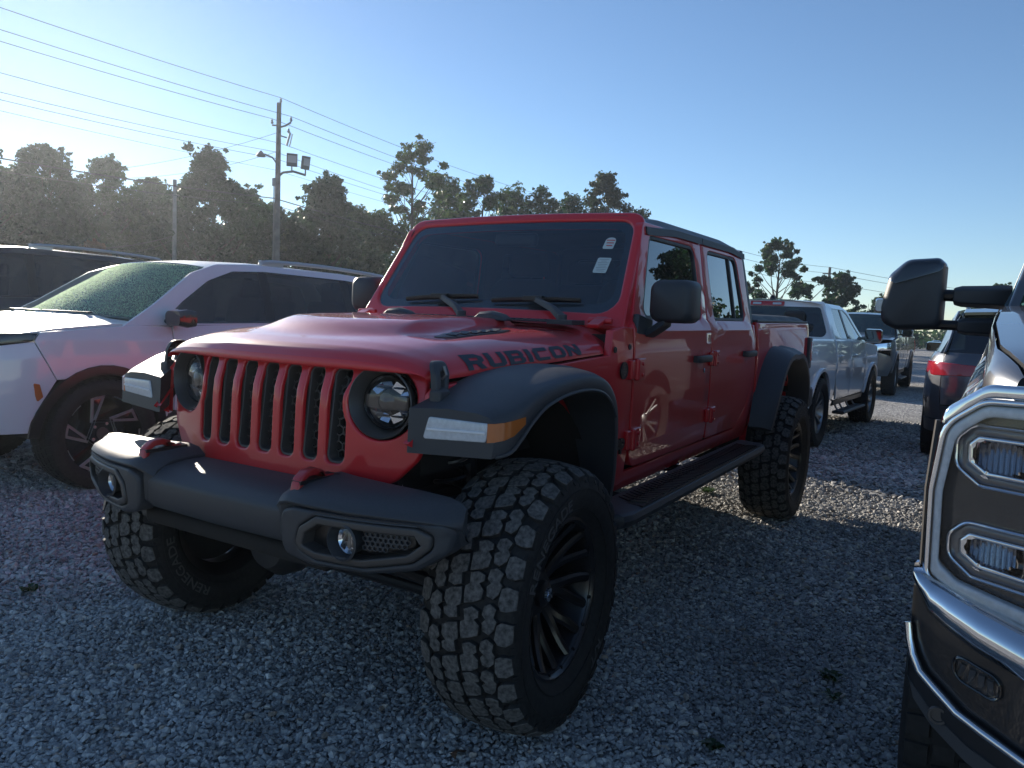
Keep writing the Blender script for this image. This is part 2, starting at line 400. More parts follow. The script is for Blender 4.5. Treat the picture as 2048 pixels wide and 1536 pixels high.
for r0, r1, sp, sz in ((1.05, 4.0, 0.0150, 0.0190), (4.0, 7.0, 0.0200, 0.0240), (7.0, 13.5, 0.036, 0.040)):
    n = int(2*r1/sp)
    gx, gy = np.meshgrid(np.arange(-n//2, n//2), np.arange(-n//2, n//2)); gx = gx.ravel()*sp; gy = gy.ravel()*sp
    gx = gx+rs.uniform(-0.5, 0.5, gx.size)*sp; gy = gy+rs.uniform(-0.5, 0.5, gy.size)*sp
    rr = np.hypot(gx, gy); an = (np.arctan2(gy, gx)-vd+np.pi) % (2*np.pi)-np.pi
    ok = (rr >= r0) & (rr < r1) & (np.abs(an) < rad(44)+0.28/np.maximum(rr, 0.3)); gx = gx[ok]+CP.x; gy = gy[ok]+CP.y
    sc = sz*np.clip(rs.lognormal(0, 0.30, gx.size), 0.5, 2.0)
    z = np.array([ground_h(a, b) for a, b in zip(gx, gy)])-0.010+sc*rs.uniform(0.05, 0.30, gx.size)
    P.append(np.stack([gx, gy, z], 1)); S.append(sc)
P = np.concatenate(P); S = np.concatenate(S); NP = len(P)
ro = np.stack([rs.normal(0, 0.35, NP), rs.normal(0, 0.35, NP), rs.uniform(0, 6.283, NP)], 1)
me = bpy.data.meshes.new('gravel'); me.vertices.add(NP); me.vertices.foreach_set('co', P.astype(np.float32).ravel())
a = me.attributes.new('rot', 'FLOAT_VECTOR', 'POINT'); a.data.foreach_set('vector', ro.astype(np.float32).ravel())
a = me.attributes.new('scl', 'FLOAT', 'POINT'); a.data.foreach_set('value', S.astype(np.float32))
a = me.attributes.new('pick', 'INT', 'POINT'); a.data.foreach_set('value', rs.randint(0, 12, NP).astype(np.int32))
gv = bpy.data.objects.new('gravel', me); COL.objects.link(gv); tag(gv, 'loose grey crushed stones covering the lot', 'gravel', kind='stuff')
ng = bpy.data.node_groups.new('stones', 'GeometryNodeTree')
ng.interface.new_socket('Geometry', in_out='INPUT', socket_type='NodeSocketGeometry'); ng.interface.new_socket('Geometry', in_out='OUTPUT', socket_type='NodeSocketGeometry')
N = ng.nodes; L = ng.links
gi = N.new('NodeGroupInput'); go = N.new('NodeGroupOutput'); ip = N.new('GeometryNodeInstanceOnPoints'); ci = N.new('GeometryNodeCollectionInfo')
ci.inputs['Collection'].default_value = STONES; ci.inputs['Separate Children'].default_value = True; ci.inputs['Reset Children'].default_value = True
def nattr(nm, ty):
    n = N.new('GeometryNodeInputNamedAttribute'); n.data_type = ty; n.inputs['Name'].default_value = nm; return n.outputs['Attribute']
e2r = N.new('FunctionNodeEulerToRotation'); L.new(nattr('rot', 'FLOAT_VECTOR'), e2r.inputs[0])
L.new(gi.outputs[0], ip.inputs['Points']); L.new(ci.outputs[0], ip.inputs['Instance']); ip.inputs['Pick Instance'].default_value = True
L.new(nattr('pick', 'INT'), ip.inputs['Instance Index']); L.new(e2r.outputs[0], ip.inputs['Rotation']); L.new(nattr('scl', 'FLOAT'), ip.inputs['Scale'])
L.new(ip.outputs[0], go.inputs[0])
gm = gv.modifiers.new('stones', 'NODES'); gm.node_group = ng
# ------------------------------------------------------------------ shared vehicle materials
RED = pmat('red paint', (0.62, 0.016, 0.022), 0.40, coat=1.0, crough=0.008, spec=0.3, dust=0.05)
BLKP = pmat('textured black plastic', (0.034, 0.038, 0.044), 0.48, bump=0.25, bscale=900, spec=0.5, dust=0.12)
BLKS = pmat('satin black', (0.012, 0.012, 0.013), 0.35)
BLKG = pmat('gloss black', (0.006, 0.006, 0.007), 0.08, coat=1.0)
DARK = pmat('dark underside', (0.010, 0.010, 0.010), 0.85)
GREYB = pmat('grey bezel', (0.056, 0.053, 0.051), 0.40, bump=0.1, bscale=700)
RUB = pmat('tyre rubber', (0.018, 0.018, 0.018), 0.72, var=0.35, vscale=60, bump=0.3, bscale=400, spec=0.35)
RUBD = pmat('dusty tread rubber', (0.045, 0.044, 0.042), 0.88, col2=(0.17, 0.16, 0.15), vscale=75, bump=0.5, bscale=350, spec=0.2)
RUBW = pmat('worn sidewall lettering', (0.075, 0.072, 0.07), 0.8)
WHEELB = pmat('satin black alloy', (0.008, 0.008, 0.009), 0.30, coat=0.25, crough=0.12, var=0.3, vscale=20)
CHROME = pmat('chrome', (0.80, 0.81, 0.83), 0.06, 1.0)
STEEL = pmat('steel', (0.22, 0.22, 0.22), 0.45, 1.0)
LENSC = glass('clear lens', (0.93, 0.95, 0.97), 0.9)
LENSD = glass('dark lens', (0.25, 0.27, 0.30), 1.0)
WSG = glass('windshield glass', (0.58, 0.64, 0.66), 1.3, film_mix=0.10, film=(0.36, 0.50, 0.62))  # bluish film puts the sky's reflection into the glass colour
SDG = glass('privacy glass', (0.045, 0.055, 0.06), 1.6)
AMBER = pmat('amber lens', (0.46, 0.13, 0.03), 0.12, coat=1.0)
REDL = pmat('red lens', (0.42, 0.008, 0.012), 0.08, coat=1.0)
WHL = pmat('milky white lens', (0.52, 0.55, 0.58), 0.22, coat=0.8, var=0.1, vscale=90)
WHT = pmat('white plastic', (0.75, 0.76, 0.78), 0.4)
INT = pmat('dark interior', (0.035, 0.035, 0.037), 0.8)
PAPER = pmat('sticker paper', (0.50, 0.58, 0.56), 0.7)
INK = pmat('printed ink', (0.16, 0.19, 0.2), 0.7)
REDINK = pmat('red ink', (0.5, 0.05, 0.04), 0.7)
DECAL = pmat('dark blue grey decal', (0.03, 0.034, 0.042), 0.45)

# ------------------------------------------------------------------ wheel with mud tyre
def tread_block(mb, poly, N, k, w2r, r_of, h, half, mi_top=1):
    """one lug: polygon in (pitch fraction, lateral) raised from the carcass"""
    n = len(poly); o = len(mb.v); poly = [(u+random.uniform(-.016, .016)+0.03*math.sin(k*2.1), w+random.uniform(-.0016, .0016)) for u, w in poly]
    for lift, sc in ((-0.004, 1.05), (h-0.002, 1.0), (h, 0.955)):
        cu = sum(p[0] for p in poly)/n; cv = sum(p[1] for p in poly)/n
        for u, w in poly:
            u2 = cu+(u-cu)*sc; w2 = cv+(w-cv)*sc
            a = 2*math.pi*(k+u2)/N; rr = r_of(w2)+lift
            mb.v.append((rr*math.cos(a), w2, rr*math.sin(a)))
    for i in range(n):
        j = (i+1) % n
        mb.f += [(o+i, o+j, o+n+j, o+n+i), (o+n+i, o+n+j, o+2*n+j, o+2*n+i)]; mb.m += [0, mi_top]
    mb.f.append(tuple(o+2*n+i for i in range(n))); mb.m.append(mi_top)
def make_mud_tyre(R=0.440, HW=0.158, RR=0.262, N=28):
    r_of = lambda w: R-0.016-0.9*w*w-(0.0 if abs(w) < 0.12 else (abs(w)-0.12)**2*9)
    mb = MB(); prof = []
    for w in np.linspace(-0.145, 0.145, 15): prof.append((r_of(w), w))
    for r, w in ((R-0.055, 0.157), (R-0.085, 0.163), (R-0.12, 0.161), (R-0.150, 0.150), (RR+0.012, 0.132), (RR-0.002, 0.122), (RR-0.02, 0.115)): prof.append((r, w))
    mirr = [(r, -w) for r, w in reversed(prof[15:])]
    mb.lathe(mirr+prof, 72)
    for k in range(N):
        for s in (1, -1):
            ph = 0.0 if s > 0 else 0.5
            L_ = lambda P: [(u*s+ph, w*s) for u, w in P]
            tread_block(mb, L_([(0.02, 0.008), (0.28, 0.003), (0.52, 0.003), (0.60, 0.016), (0.90, 0.010), (1.00, 0.034), (0.92, 0.057), (0.74, 0.059), (0.66, 0.046), (0.50, 0.062), (0.22, 0.060), (0.10, 0.040)]), N, k, None, r_of, 0.016, HW)
            tread_block(mb, L_([(0.36, 0.074), (0.60, 0.068), (0.72, 0.080), (0.84, 0.066), (1.10, 0.070), (1.18, 0.088), (1.06, 0.108), (0.82, 0.104), (0.72, 0.112), (0.46, 0.108), (0.30, 0.092)]), N, k, None, r_of, 0.016, HW)
            tread_block(mb, L_([(0.02, 0.120), (0.20, 0.110), (0.62, 0.114), (0.72, 0.128), (0.66, 0.156), (0.10, 0.158), (0.00, 0.140)]), N, k, None, r_of, 0.017, HW)
            w = 0.157*s                                            # side biters
            for (a0, a1, ra, rb) in ((0.12, 0.52, R-0.038, R-0.068), (0.70, 0.90, R-0.040, R-0.058)):
                o = len(mb.v)
                for dw in (0.0, 0.006):
                    for a, rr, ww in ((a0, ra, 0.150), (a1, ra, 0.150), (a1-0.06, rb, 0.1585), (a0+0.06, rb, 0.1585)):
                        an = 2*math.pi*(k+a*s+ph)/N; mb.v.append((rr*math.cos(an), s*(ww-0.003+dw), rr*math.sin(an)))
                for q4 in ((4, 5, 6, 7), (0, 1, 5, 4), (1, 2, 6, 5), (2, 3, 7, 6), (3, 0, 4, 7)): mb.f.append(tuple(o+i for i in q4)); mb.m.append(0)
    for s in (1, -1):                                             # moulded rings on the sidewall
        for rr, ww in ((R-0.078, 0.1625), (R-0.142, 0.1545)):
            mb.tube([(rr*math.cos(a), s*ww, rr*math.sin(a)) for a in np.linspace(0, 2*math.pi, 64, endpoint=False)], 0.0022, 4, False, 0, True)
    return mesh_of('tyre', mb, [RUB, RUBD], 40)
def make_lettering(word, a0, s, R=0.440):
    def fn(u, v, w):
        a = rad(a0)+s*u/(R-0.112)*1.0; rr = R-0.112+v
        return (rr*math.cos(a), s*(0.1618+0.0015+w), rr*math.sin(a))
    return mesh_of('lettering', text_mb(word, 0.052, 0.0012, fn, 1.35), RUBW, 40)
def make_rim(R=0.262, n=8, back=-0.10):
    mb = MB()
    mb.lathe([(R+0.004, 0.118), (R+0.004, 0.126), (R-0.006, 0.128), (R-0.016, 0.118), (R-0.022, 0.10), (R-0.030, 0.05), (R-0.045, 0.0), (R-0.045, -0.10), (R+0.0, -0.128)], 64)
    mb.lathe([(0.0, -0.02), (R-0.047, -0.035)], 48, mi=1)            # dark disc behind the spokes
    for k in range(n):
        a0 = 2*math.pi*k/n
        for s in (-1, 1):                                          # each spoke forks in two blades
            ring = []
            for t in np.linspace(0, 1, 7):
                rr = 0.055+(R-0.024-0.055)*t; w = 0.030+0.075*t**1.7
                aa = a0+s*(0.05+0.145*sstep(0.15, 0.9, t))+0.10*t
                wd = 0.021-0.004*t; dp = 0.030
                c = Vector((math.cos(aa), 0, math.sin(aa))); tn = Vector((-math.sin(aa), 0, math.cos(aa)))
                ce = c*rr+Vector((0, w, 0))
                ring.append([ce-tn*wd, ce-tn*wd*0.45+Vector((0, 0.008, 0)), ce+tn*wd*0.45+Vector((0, 0.008, 0)), ce+tn*wd, ce+tn*wd*0.7-Vector((0, dp, 0)), ce-tn*wd*0.7-Vector((0, dp, 0))])
            mb.loft(ring)
    mb.lathe([(0.085, -0.02), (0.080, 0.034), (0.060, 0.042), (0.045, 0.040), (0.043, 0.058), (0.030, 0.066), (0, 0.068)], 32)
    for k in range(n*2):
        a = 2*math.pi*(k+0.5)/(n*2); mb.lathe([(0.007, 0.112), (0.006, 0.122), (0, 0.123)], 8, (R*0.945*math.cos(a), 0, R*0.945*math.sin(a)))
    return mesh_of('rim', mb, [WHEELB, DARK], 30)
def add_wheel(root, loc, rz, parts, spin=None):
    w = empty('wheel', root, loc, (0, rad(random.uniform(0, 360) if spin is None else spin), rz)); w.rotation_mode = 'XYZ'
    for nm, me in parts:
        o = bpy.data.objects.new(nm, me); COL.objects.link(o); o.parent = w
    return w

# ------------------------------------------------------------------ red pickup (origin: ground under the middle of its front axle, +x forward)
JP = thing('pickup_truck', 'red four door off-road pickup with black flares and big mud tyres', 'pickup truck')
XF = Matrix.Shear('XY', 4, (0, 0)).to_4x4(); XF[2][0] = -0.014        # the body rakes up a little towards its tail
TY, RM = make_mud_tyre(), make_rim(); LTS = [('lettering', make_lettering(w_, a_, s_)) for w_, a_ in (('RENEGADE', 90), ('R/T', -90)) for s_ in (1, -1)]
capm = mesh_of('centre_cap', MB().lathe([(0.024, 0.064), (0.022, 0.074), (0, 0.077)], 24).box((0, 0.0785, 0), (0.004, 0.003, 0.028)).box((0.006, 0.0785, 0.006), (0.012, 0.003, 0.004)), [CHROME], 30)
TW = 0.825; TZ = 0.440
STEER = rad(3)
for x, s in ((0, 1), (0, -1), (-3.488, 1), (-3.488, -1)):
    add_wheel(JP, (x, s*TW, TZ), (0 if s > 0 else math.pi)+(STEER if x == 0 else 0), (('tyre', TY), ('rim', RM), ('centre_cap', capm), *LTS), spin={(0, -1): 235, (0, 1): 40}.get((x, s)))

def yside(z): return interp(z, [0.58, 0.64, 0.70, 0.80, 1.0, 1.22, 1.30, 1.325, 1.345, 1.83], [0.735, 0.755, 0.770, 0.779, 0.785, 0.783, 0.778, 0.768, 0.748, 0.672])
def sidefn(s, off=0.0):
    def fn(u, v, w): return (u, s*(yside(v)+w+off), v)
    return fn
ZB = [0.70, 0.80, 1.0, 1.22, 1.30, 1.325, 1.345]
# hood -----------------------------------------------------------------
def hood_w(x): return interp(x, [-0.66, -0.2, 0.25, 0.36, 0.43], [0.742, 0.702, 0.650, 0.628, 0.60])
def hood_zs(x): return interp(x, [-0.66, 0.24, 0.36, 0.43], [1.205, 1.150, 1.142, 1.14])
def hood_x0(t): return 0.425-0.085*abs(t)**2.4           # front lip swept back at the corners
def hood_zt(x): return interp(x, [-0.66, -0.4, -0.1, 0.15, 0.30, 0.37, 0.40, 0.425], [1.302, 1.298, 1.288, 1.272, 1.250, 1.234, 1.220, 1.196])
def hood_z(x, y):
    w = hood_w(x); t = min(1.0, abs(y)/w); zs = hood_zs(x); zt = hood_zt(min(0.425, x+0.085*t**2.4*sstep(-0.25, 0.3, x)));
    z = zs+(zt-zs)*(1-t**5.0)**(1/2.1)
    hw = interp(x, [-0.66, 0.2, 0.35], [0.30, 0.355, 0.40])
    b = 0.040*(1-sstep(hw-0.026, hw+0.026, abs(y)))*(1-sstep(0.06, 0.27, x+0.10*(abs(y)/hw)**2))*(1-0.35*sstep(-0.3, -0.66, x))
    d = math.exp(-(((x+0.16)/0.26)**4))*math.exp(-(((abs(y)-0.435)/0.065)**4))
    z += b-0.012*d
    return z
mb = MB()
NX, NY = 64, 60
def hfn(a, b):
    t = (b-0.5)*2; th = math.copysign(math.sin(abs(t)*math.pi/2)**0.92, t)
    xf = hood_x0(th); x = xf+(-0.66-xf)*a**1.25
    y = th*hood_w(x); return (x, y, hood_z(x, y))
mb.grid(hfn, NX, NY*2)
def lipfn(a, b):                                         # rolled front lip
    t = (b-0.5)*2; th = math.copysign(math.sin(abs(t)*math.pi/2)**0.92, t); x, y, z = hfn(0, b); k = a*math.pi/2
    dz = 0.030*(1-abs(th)**6)
    return (x+0.006*math.sin(k*2)-0.004*a, y, z-dz*math.sin(k))
mb.grid(lipfn, 4, NY*2)
hood = mk('hood', mb, RED, JP, 45)
for s in (1, -1):                                        # hood vents with louvres
    P = rpoly([(0.06, 0.42), (-0.06, 0.385), (-0.36, 0.40), (-0.42, 0.455), (-0.32, 0.468), (-0.04, 0.462)], 0.012, 3)
    fn = lambda u, v, w, s=s: (u, s*v, hood_z(u, v)+0.003+w)
    m = MB(); plate(m, P, [], 0.004, fn, 0.002, 2, 0.04); v = mk('hood_vent', m, BLKS, JP, 40)
    for k in range(5):
        x = -0.06-0.065*k; m = MB(); m.box((x, s*0.43, hood_z(x, 0.43)+0.008), (0.035, 0.045, 0.004), (0, rad(14), 0)); mk('louvre', m, BLKP, v)
# hood side decal, RUBICON lettering cut as polygons --------------------
GL = {'R': [[(0, 0), (0, 1), (.72, 1), (1, .82), (1, .55), (.80, .42), (1.02, 0), (.70, 0), (.50, .36), (.30, .36), (.30, 0)], [(.30, .60), (.30, .76), (.70, .76), (.70, .60)]],
      'U': [[(0, .18), (0, 1), (.29, 1), (.29, .26), (.71, .26), (.71, 1), (1, 1), (1, .18), (.82, 0), (.18, 0)]],
      'B': [[(0, 0), (0, 1), (.80, 1), (.98, .85), (.98, .60), (.88, .51), (1, .40), (1, .16), (.82, 0)], [(.29, .60), (.29, .77), (.70, .77), (.70, .60)], [(.29, .22), (.29, .41), (.72, .41), (.72, .22)]],
      'I': [[(0, 0), (0, 1), (.29, 1), (.29, 0)]],
      'C': [[(0, .20), (0, .80), (.18, 1), (1, 1), (1, .74), (.29, .74), (.29, .26), (1, .26), (1, 0), (.18, 0)]],
      'O': [[(0, .20), (0, .80), (.18, 1), (.84, 1), (1.02, .80), (1.02, .20), (.84, 0), (.18, 0)], [(.29, .26), (.73, .26), (.73, .74), (.29, .74)]],
      'N': [[(0, 0), (0, 1), (.30, 1), (.72, .46), (.72, 1), (1, 1), (1, 0), (.70, 0), (.28, .54), (.28, 0)]]}
WD = {'R': 1.02, 'U': 1, 'B': 1, 'I': .29, 'C': 1, 'O': 1.02, 'N': 1}
def hood_side(x, z, s, off):                             # point on the hood flank at height z
    lo, hi = 0.55*hood_w(x), hood_w(x)*0.99995
    for _ in range(28):
        m_ = (lo+hi)/2
        if hood_z(x, m_) > z: lo = m_
        else: hi = m_
    return (x, s*(lo+off), z+off*0.3)
for s in (1, -1):
    mb = MB(); tot = sum(WD[c] for c in 'RUBICON')+6*0.17; Lw = 0.66; cw = Lw/tot; u = 0.0
    for c in 'RUBICON':
        H = 0.043
        f = lambda a, b, w, u=u: hood_side((0.165-(u+a)*cw*1.0) if s > 0 else (0.165-Lw+(u+a)*cw), interp((u+a)*cw, [0, Lw], [1.170, 1.206] if s > 0 else [1.206, 1.170])+b*H*interp((u+a)*cw, [0, Lw], [1.1, 0.92] if s > 0 else [0.92, 1.1]), s, 0.0022)
        plate(mb, GL[c][0], GL[c][1:], 0.0, f, 0.0, 1, 0.22); u += WD[c]+0.17
    mk('lettering', mb, DECAL, JP, 60)
# grille -----------------------------------------------------------------
def gr_x(y, z):
    c = 0.412-0.36*max(0, abs(y)-0.26)**1.5-0.05*y*y
    return c-0.33*max(0, z-1.075)+0.10*min(0, z-1.075)*-1*0.35
gfn = lambda u, v, w: (gr_x(u, v)+w, u, v)
HY, HZ, HR = 0.470, 1.062, 0.113
out = rpoly([(-0.595, 1.165), (-0.615, 1.03), (-0.60, 0.90), (-0.52, 0.815), (-0.36, 0.790), (0.36, 0.790), (0.52, 0.815), (0.60, 0.90), (0.615, 1.03), (0.595, 1.165), (0.48, 1.196), (-0.48, 1.196)], [.03, .1, .08, .08, .05, .05, .08, .08, .1, .03, .05, .05])
slots = []
for k in range(-3, 4):
    yc = 0.106*k; wd = 0.072; zt, zb = 1.166, 0.862
    if abs(k) < 3: slots.append(rrect(yc, (zt+zb)/2, wd, zt-zb, 0.026, 5))
    else:
        sg = 1 if k > 0 else -1                                 # outer slots give way to the lamp rings
        P = [(yc-sg*wd/2, zb), (yc-sg*wd/2, zt), (yc+sg*wd/2, zt)]; ra = HR+0.020; a0 = math.acos(-(HY-yc*sg-wd/2)/ra)
        for a in np.linspace(a0, 2*math.pi-a0, 9):
            P.append((sg*(HY+ra*math.cos(a)), HZ+ra*math.sin(a)))
        P += [(yc+sg*wd/2, zb)]
        slots.append(rpoly(P, [.026, .026, .02]+[0]*9+[.026], 4))
lamps = [circ(s*HY, HZ, HR, 40) for s in (1, -1)]
mb = MB(); plate(mb, out, slots+lamps, 0.016, gfn, 0.007, 3, 0.045, vlines=(1.075,)); GRI = mk('grille', mb, RED, JP, 50, wn=True)
for sp in slots:                                              # grey liners with honeycomb behind
    f2 = lambda u, v, w: (gr_x(u, v)-0.012+w, u, v)
    mb = MB(); plate(mb, offs(ccw(sp), -0.004), [offs(ccw(sp), 0.007)], 0.055, f2, 0.002, 2); mk('slot_liner', mb, GREYB, GRI, 50)
    mb = MB(); hexmesh(mb, ccw(sp), 0.030, 0.0026, lambda u, v, w: (gr_x(u, v)-0.045+w, u, v), 0.006); mk('slot_mesh', mb, GREYB, GRI, 30)
mb = MB(); mb.box((0.27, 0, 0.98), (0.02, 0.96, 0.40)); mk('radiator', mb, DARK, JP)
# headlamps ---------------------------------------------------------------
def headlamp(s):
    fx = gr_x(s*HY, HZ); tilt = s*rad(14)
    e = empty('headlight', JP, (fx, s*HY, HZ), (0, 0, 0))
    sk = lambda p: (p[0]-0.16*(s*p[1])*1.0, p[1], p[2])           # lean with the swept grille
    def lm(prof, n=48): 
        m = MB(); m.lathe(prof, n, (0, 0, 0), 'x'); m.v = [sk(p) for p in m.v]; return m
    mk('surround', lm([(0.114, 0.004), (0.110, 0.006), (0.106, 0.0), (0.088, -0.050), (0.086, -0.075)]), GREYB, e, 40, tf=Matrix())
    mk('lamp_ring', lm([(0.088, -0.06), (0.088, -0.035), (0.083, -0.030), (0.079, -0.036), (0.078, -0.08)]), BLKG, e, 40, tf=Matrix())
    mk('reflector', lm([(0.079, -0.045), (0.070, -0.075), (0.045, -0.095), (0, -0.10)], 24), STEEL, e, 20, tf=Matrix())
    m = MB(); m.box((-0.045, 0, 0), (0.03, 0.156, 0.046)); m.lathe([(0.03, -0.028), (0.022, -0.024), (0, -0.020)], 20, (0, 0, 0), 'x'); m.box((-0.05, 0, 0.045), (0.02, 0.10, 0.008), None); m.box((-0.05, 0, -0.045), (0.02, 0.10, 0.008)); m.v = [sk(p) for p in m.v]
    mk('projector_bar', m, BLKG, e, 35, bevel=0.004, tf=Matrix())
    for k in range(9):
        a = 2*math.pi*k/9+0.3; m = MB(); m.box((-0.050, 0.055*math.cos(a), 0.055*math.sin(a)), (0.012, 0.026, 0.034), (a, rad(24*(k % 3-1)), rad(12*(k % 2)))); m.v = [sk(p) for p in m.v]
        mk('facet', m, CHROME, e, tf=Matrix())
    mk('lens', lm([(0.081, -0.036), (0.074, -0.026), (0.055, -0.018), (0.03, -0.014), (0, -0.013)]), LENSC, e, 60, tf=Matrix())
for s in (1, -1): headlamp(s)
# cowl sides, doors, pillars -----------------------------------------------
for s in (1, -1):
    fn = sidefn(s)
    arch = [(0.60*math.cos(a), 0.45+0.685*math.sin(a)) for a in np.linspace(rad(172), rad(48), 14)]
    P = [(-0.872, 0.66), (-0.872, 1.24), (-0.70, 1.225), (-0.66, 1.195), (0.20, 1.140), (0.335, 1.13), (0.31, 1.00), (0.30, 0.92)]
    P = [(-0.872, 0.63), (-0.872, 1.312), (-0.80, 1.316), (-0.69, 1.300), (-0.672, 1.20), (0.20, 1.138), (0.30, 1.13), (0.33, 1.10), (0.335, 0.93)]+[(x, z) for x, z in reversed(arch)]+[(-0.60, 0.63)]
    def fsfn(u, v, w, s=s):                                   # fender tucks in towards the hood and the nose
        y = yside(v)-(0.785-hood_w(u)-0.012)*sstep(-0.80, -0.55, u)*(1 if True else 0)
        return (u, s*(y+w), v)
    mb = MB(); plate(mb, P, [], 0.03, fsfn, 0.006, 3, 0.09, vlines=ZB); mk('fender', mb, RED, JP, 50, wn=True)
    # front door
    P = rpoly([(-0.890, 0.70), (-0.890, 1.318), (-0.925, 1.345), (-1.145, 1.792), (-1.950, 1.792), (-1.950, 0.70)], [.10, .02, .05, .05, .02, .03])
    win1 = rpoly([(-1.035, 1.350), (-1.215, 1.735), (-1.845, 1.735), (-1.880, 1.350)], [.05, .05, .07, .05])
    mb = MB(); plate(mb, P, [win1], 0.035, fn, 0.006, 3, 0.10, vlines=ZB); d1 = mk('front_door', mb, RED, JP, 50, wn=True)
    P2 = rpoly([(-1.966, 0.70), (-1.966, 1.792), (-2.780, 1.792), (-2.850, 1.34), (-2.870, 0.98), (-2.72, 0.80), (-2.560, 0.70)], [.03, .02, .06, .03, .10, .2, .10])
    win2 = rpoly([(-2.085, 1.350), (-2.050, 1.735), (-2.640, 1.735), (-2.735, 1.350)], [.05, .05, .08, .05])
    mb = MB(); plate(mb, P2, [win2], 0.035, fn, 0.006, 3, 0.10, vlines=ZB); d2 = mk('rear_door', mb, RED, JP, 50, wn=True)
    for dr, Pp, wn_ in ((d1, P, win1), (d2, P2, win2)):
        mb = MB(); plate(mb, offs(ccw(Pp), 0.004), [offs(ccw(wn_), 0.004)], 0.01, lambda u, v, w, s=s: (u, s*(yside(v)-0.037-w), v), 0.0, 1, 0.2, vlines=ZB); mk('door_trim', mb, INT, dr, 50)
        sf = lambda u, v, w, s=s: (u, s*(yside(v)-0.004+w), v)
        mb = MB(); plate(mb, offs(ccw(wn_), -0.004), [offs(ccw(wn_), 0.016)], 0.02, sf, 0.003, 2, 0.08, vlines=ZB); mk('window_seal', mb, BLKP, dr, 50)
        sg = lambda u, v, w, s=s: (u, s*(yside(v)-0.014+w), v)
        mb = MB(); plate(mb, offs(ccw(wn_), 0.010), [], 0.0, sg, 0.0, 1, 0.15); mk('window_pane', mb, SDG, dr, 60)
    CL = [(-0.96, 0.72), (-0.96, 1.31), (-1.20, 1.775), (-2.78, 1.775), (-2.88, 1.0), (-2.55, 0.72)]
    mb = MB(); plate(mb, CL, [offs(ccw(win1), -0.006), offs(ccw(win2), -0.006)], 0.004, lambda u, v, w, s=s: (u, s*(yside(v)-0.052+w), v), 0.0, 1, 0.2, vlines=ZB); mk('cab_liner', mb, INT, JP, 50)
    mb = MB(); mb.loft([[(x+dx, s*(yside(z)-0.012+dy), z) for dx, dy in ((-.011, -.006), (.011, -.006), (.011, .008), (-.011, .008))] for x, z in ((-2.530, 1.36), (-2.490, 1.735))]); mk('window_bar', mb, BLKP, d2)
    # body lower sill and rear cab corner
    Ps = [(-0.62, 0.605), (-0.62, 0.655), (-0.88, 0.690), (-2.54, 0.690), (-2.72, 0.79), (-2.862, 0.975), (-2.845, 1.33), (-2.90, 1.33), (-2.925, 0.90), (-2.905, 0.605)]
    mb = MB(); plate(mb, Ps, [], 0.02, lambda u, v, w, s=s: (u, s*(yside(v)-0.004+w), v), 0.005, 2, 0.1, vlines=ZB); mk('rocker', mb, RED, JP, 50)
    # hinges, handles, lock, badges
    for dr, hx, zs in ((d1, -0.872, (1.135, 0.835)), (d2, -1.957, (1.145, 0.835))):
        for z in zs:
            y = yside(z); k = 1.0 if dr is d1 else 0.9
            mb = MB(); mb.box((hx+0.022*k, s*(y+0.008), z), (0.05*k, 0.022, 0.082*k)); mb.box((hx-0.052*k, s*(y+0.012), z), (0.085*k, 0.020, 0.094*k)); mb.tube([(hx-0.004, s*(y+0.020), z-0.046*k), (hx-0.004, s*(y+0.020), z+0.046*k)], 0.013, 10)
            h = mk('hinge', mb, RED, dr, bevel=0.006, seg=2)
            for dz in (-0.024, 0.024): mk('bolt', MB().lathe([(0.009, 0), (0.008, s*0.006), (0, s*0.007)], 10, (hx-0.06*k, s*(y+0.0215), z+dz*k)), RED, dr)
    for dr, x in ((d1, -1.765), (d2, -2.69)):
        y = yside(1.15)
        mb = MB(); mb.lathe([(0.052, 0.001), (0.048, 0.0005), (0.030, -0.012), (0, -0.016)], 24, (x, s*y, 1.145)); mk('handle_cup', mb, RED, dr, 60)
        mb = MB(); mb.loft([[(x+dx, s*(y+oy+cy), 1.152+cz) for cy, cz in ((-.010, -.017), (.012, -.019), (.017, 0), (.012, .017), (-.010, .017))] for dx, oy in ((0.105, 0.008), (0.085, 0.026), (0.0, 0.030), (-0.085, 0.026), (-0.105, 0.012))]); mk('handle', mb, BLKP, dr, 40, bevel=0.003)
    mb = MB(); mb.lathe([(0.013, 0.004), (0.011, 0.006), (0, 0.006)] if s > 0 else [(0.013, -0.004), (0.011, -0.006), (0, -0.006)], 16, (-1.84, s*yside(1.09), 1.085)); mk('key_lock', mb, CHROME, d1)
    by = hood_w(-0.74)
    yb = 0.788
    mb = MB(); mb.lathe([(0.036, 0.0), (0.036, 0.006), (0.030, 0.006), (0.029, 0.004), (0, 0.004)] if s > 0 else [(0.036, 0.0), (0.036, -0.006), (0.030, -0.006), (0.029, -0.004), (0, -0.004)], 28, (-0.775, s*(yb-0.004), 1.135), mi=0)
    for k in range(4): mb.box((-0.775, s*(yb+0.001), 1.135+0.011*(k-1.5)), (0.040-0.01*abs(k-1.5), 0.004, 0.005), mi=1)
    mk('round_badge', mb, [BLKS, GREYB], JP, 40)
    t = text_mb('Jeep', 0.085, 0.004, lambda u, v, w, s=s: (-0.735-u*s, s*(0.787+w), 0.835+v), 1.1, 0.004); mk('badge_lettering', t, BLKS, JP)
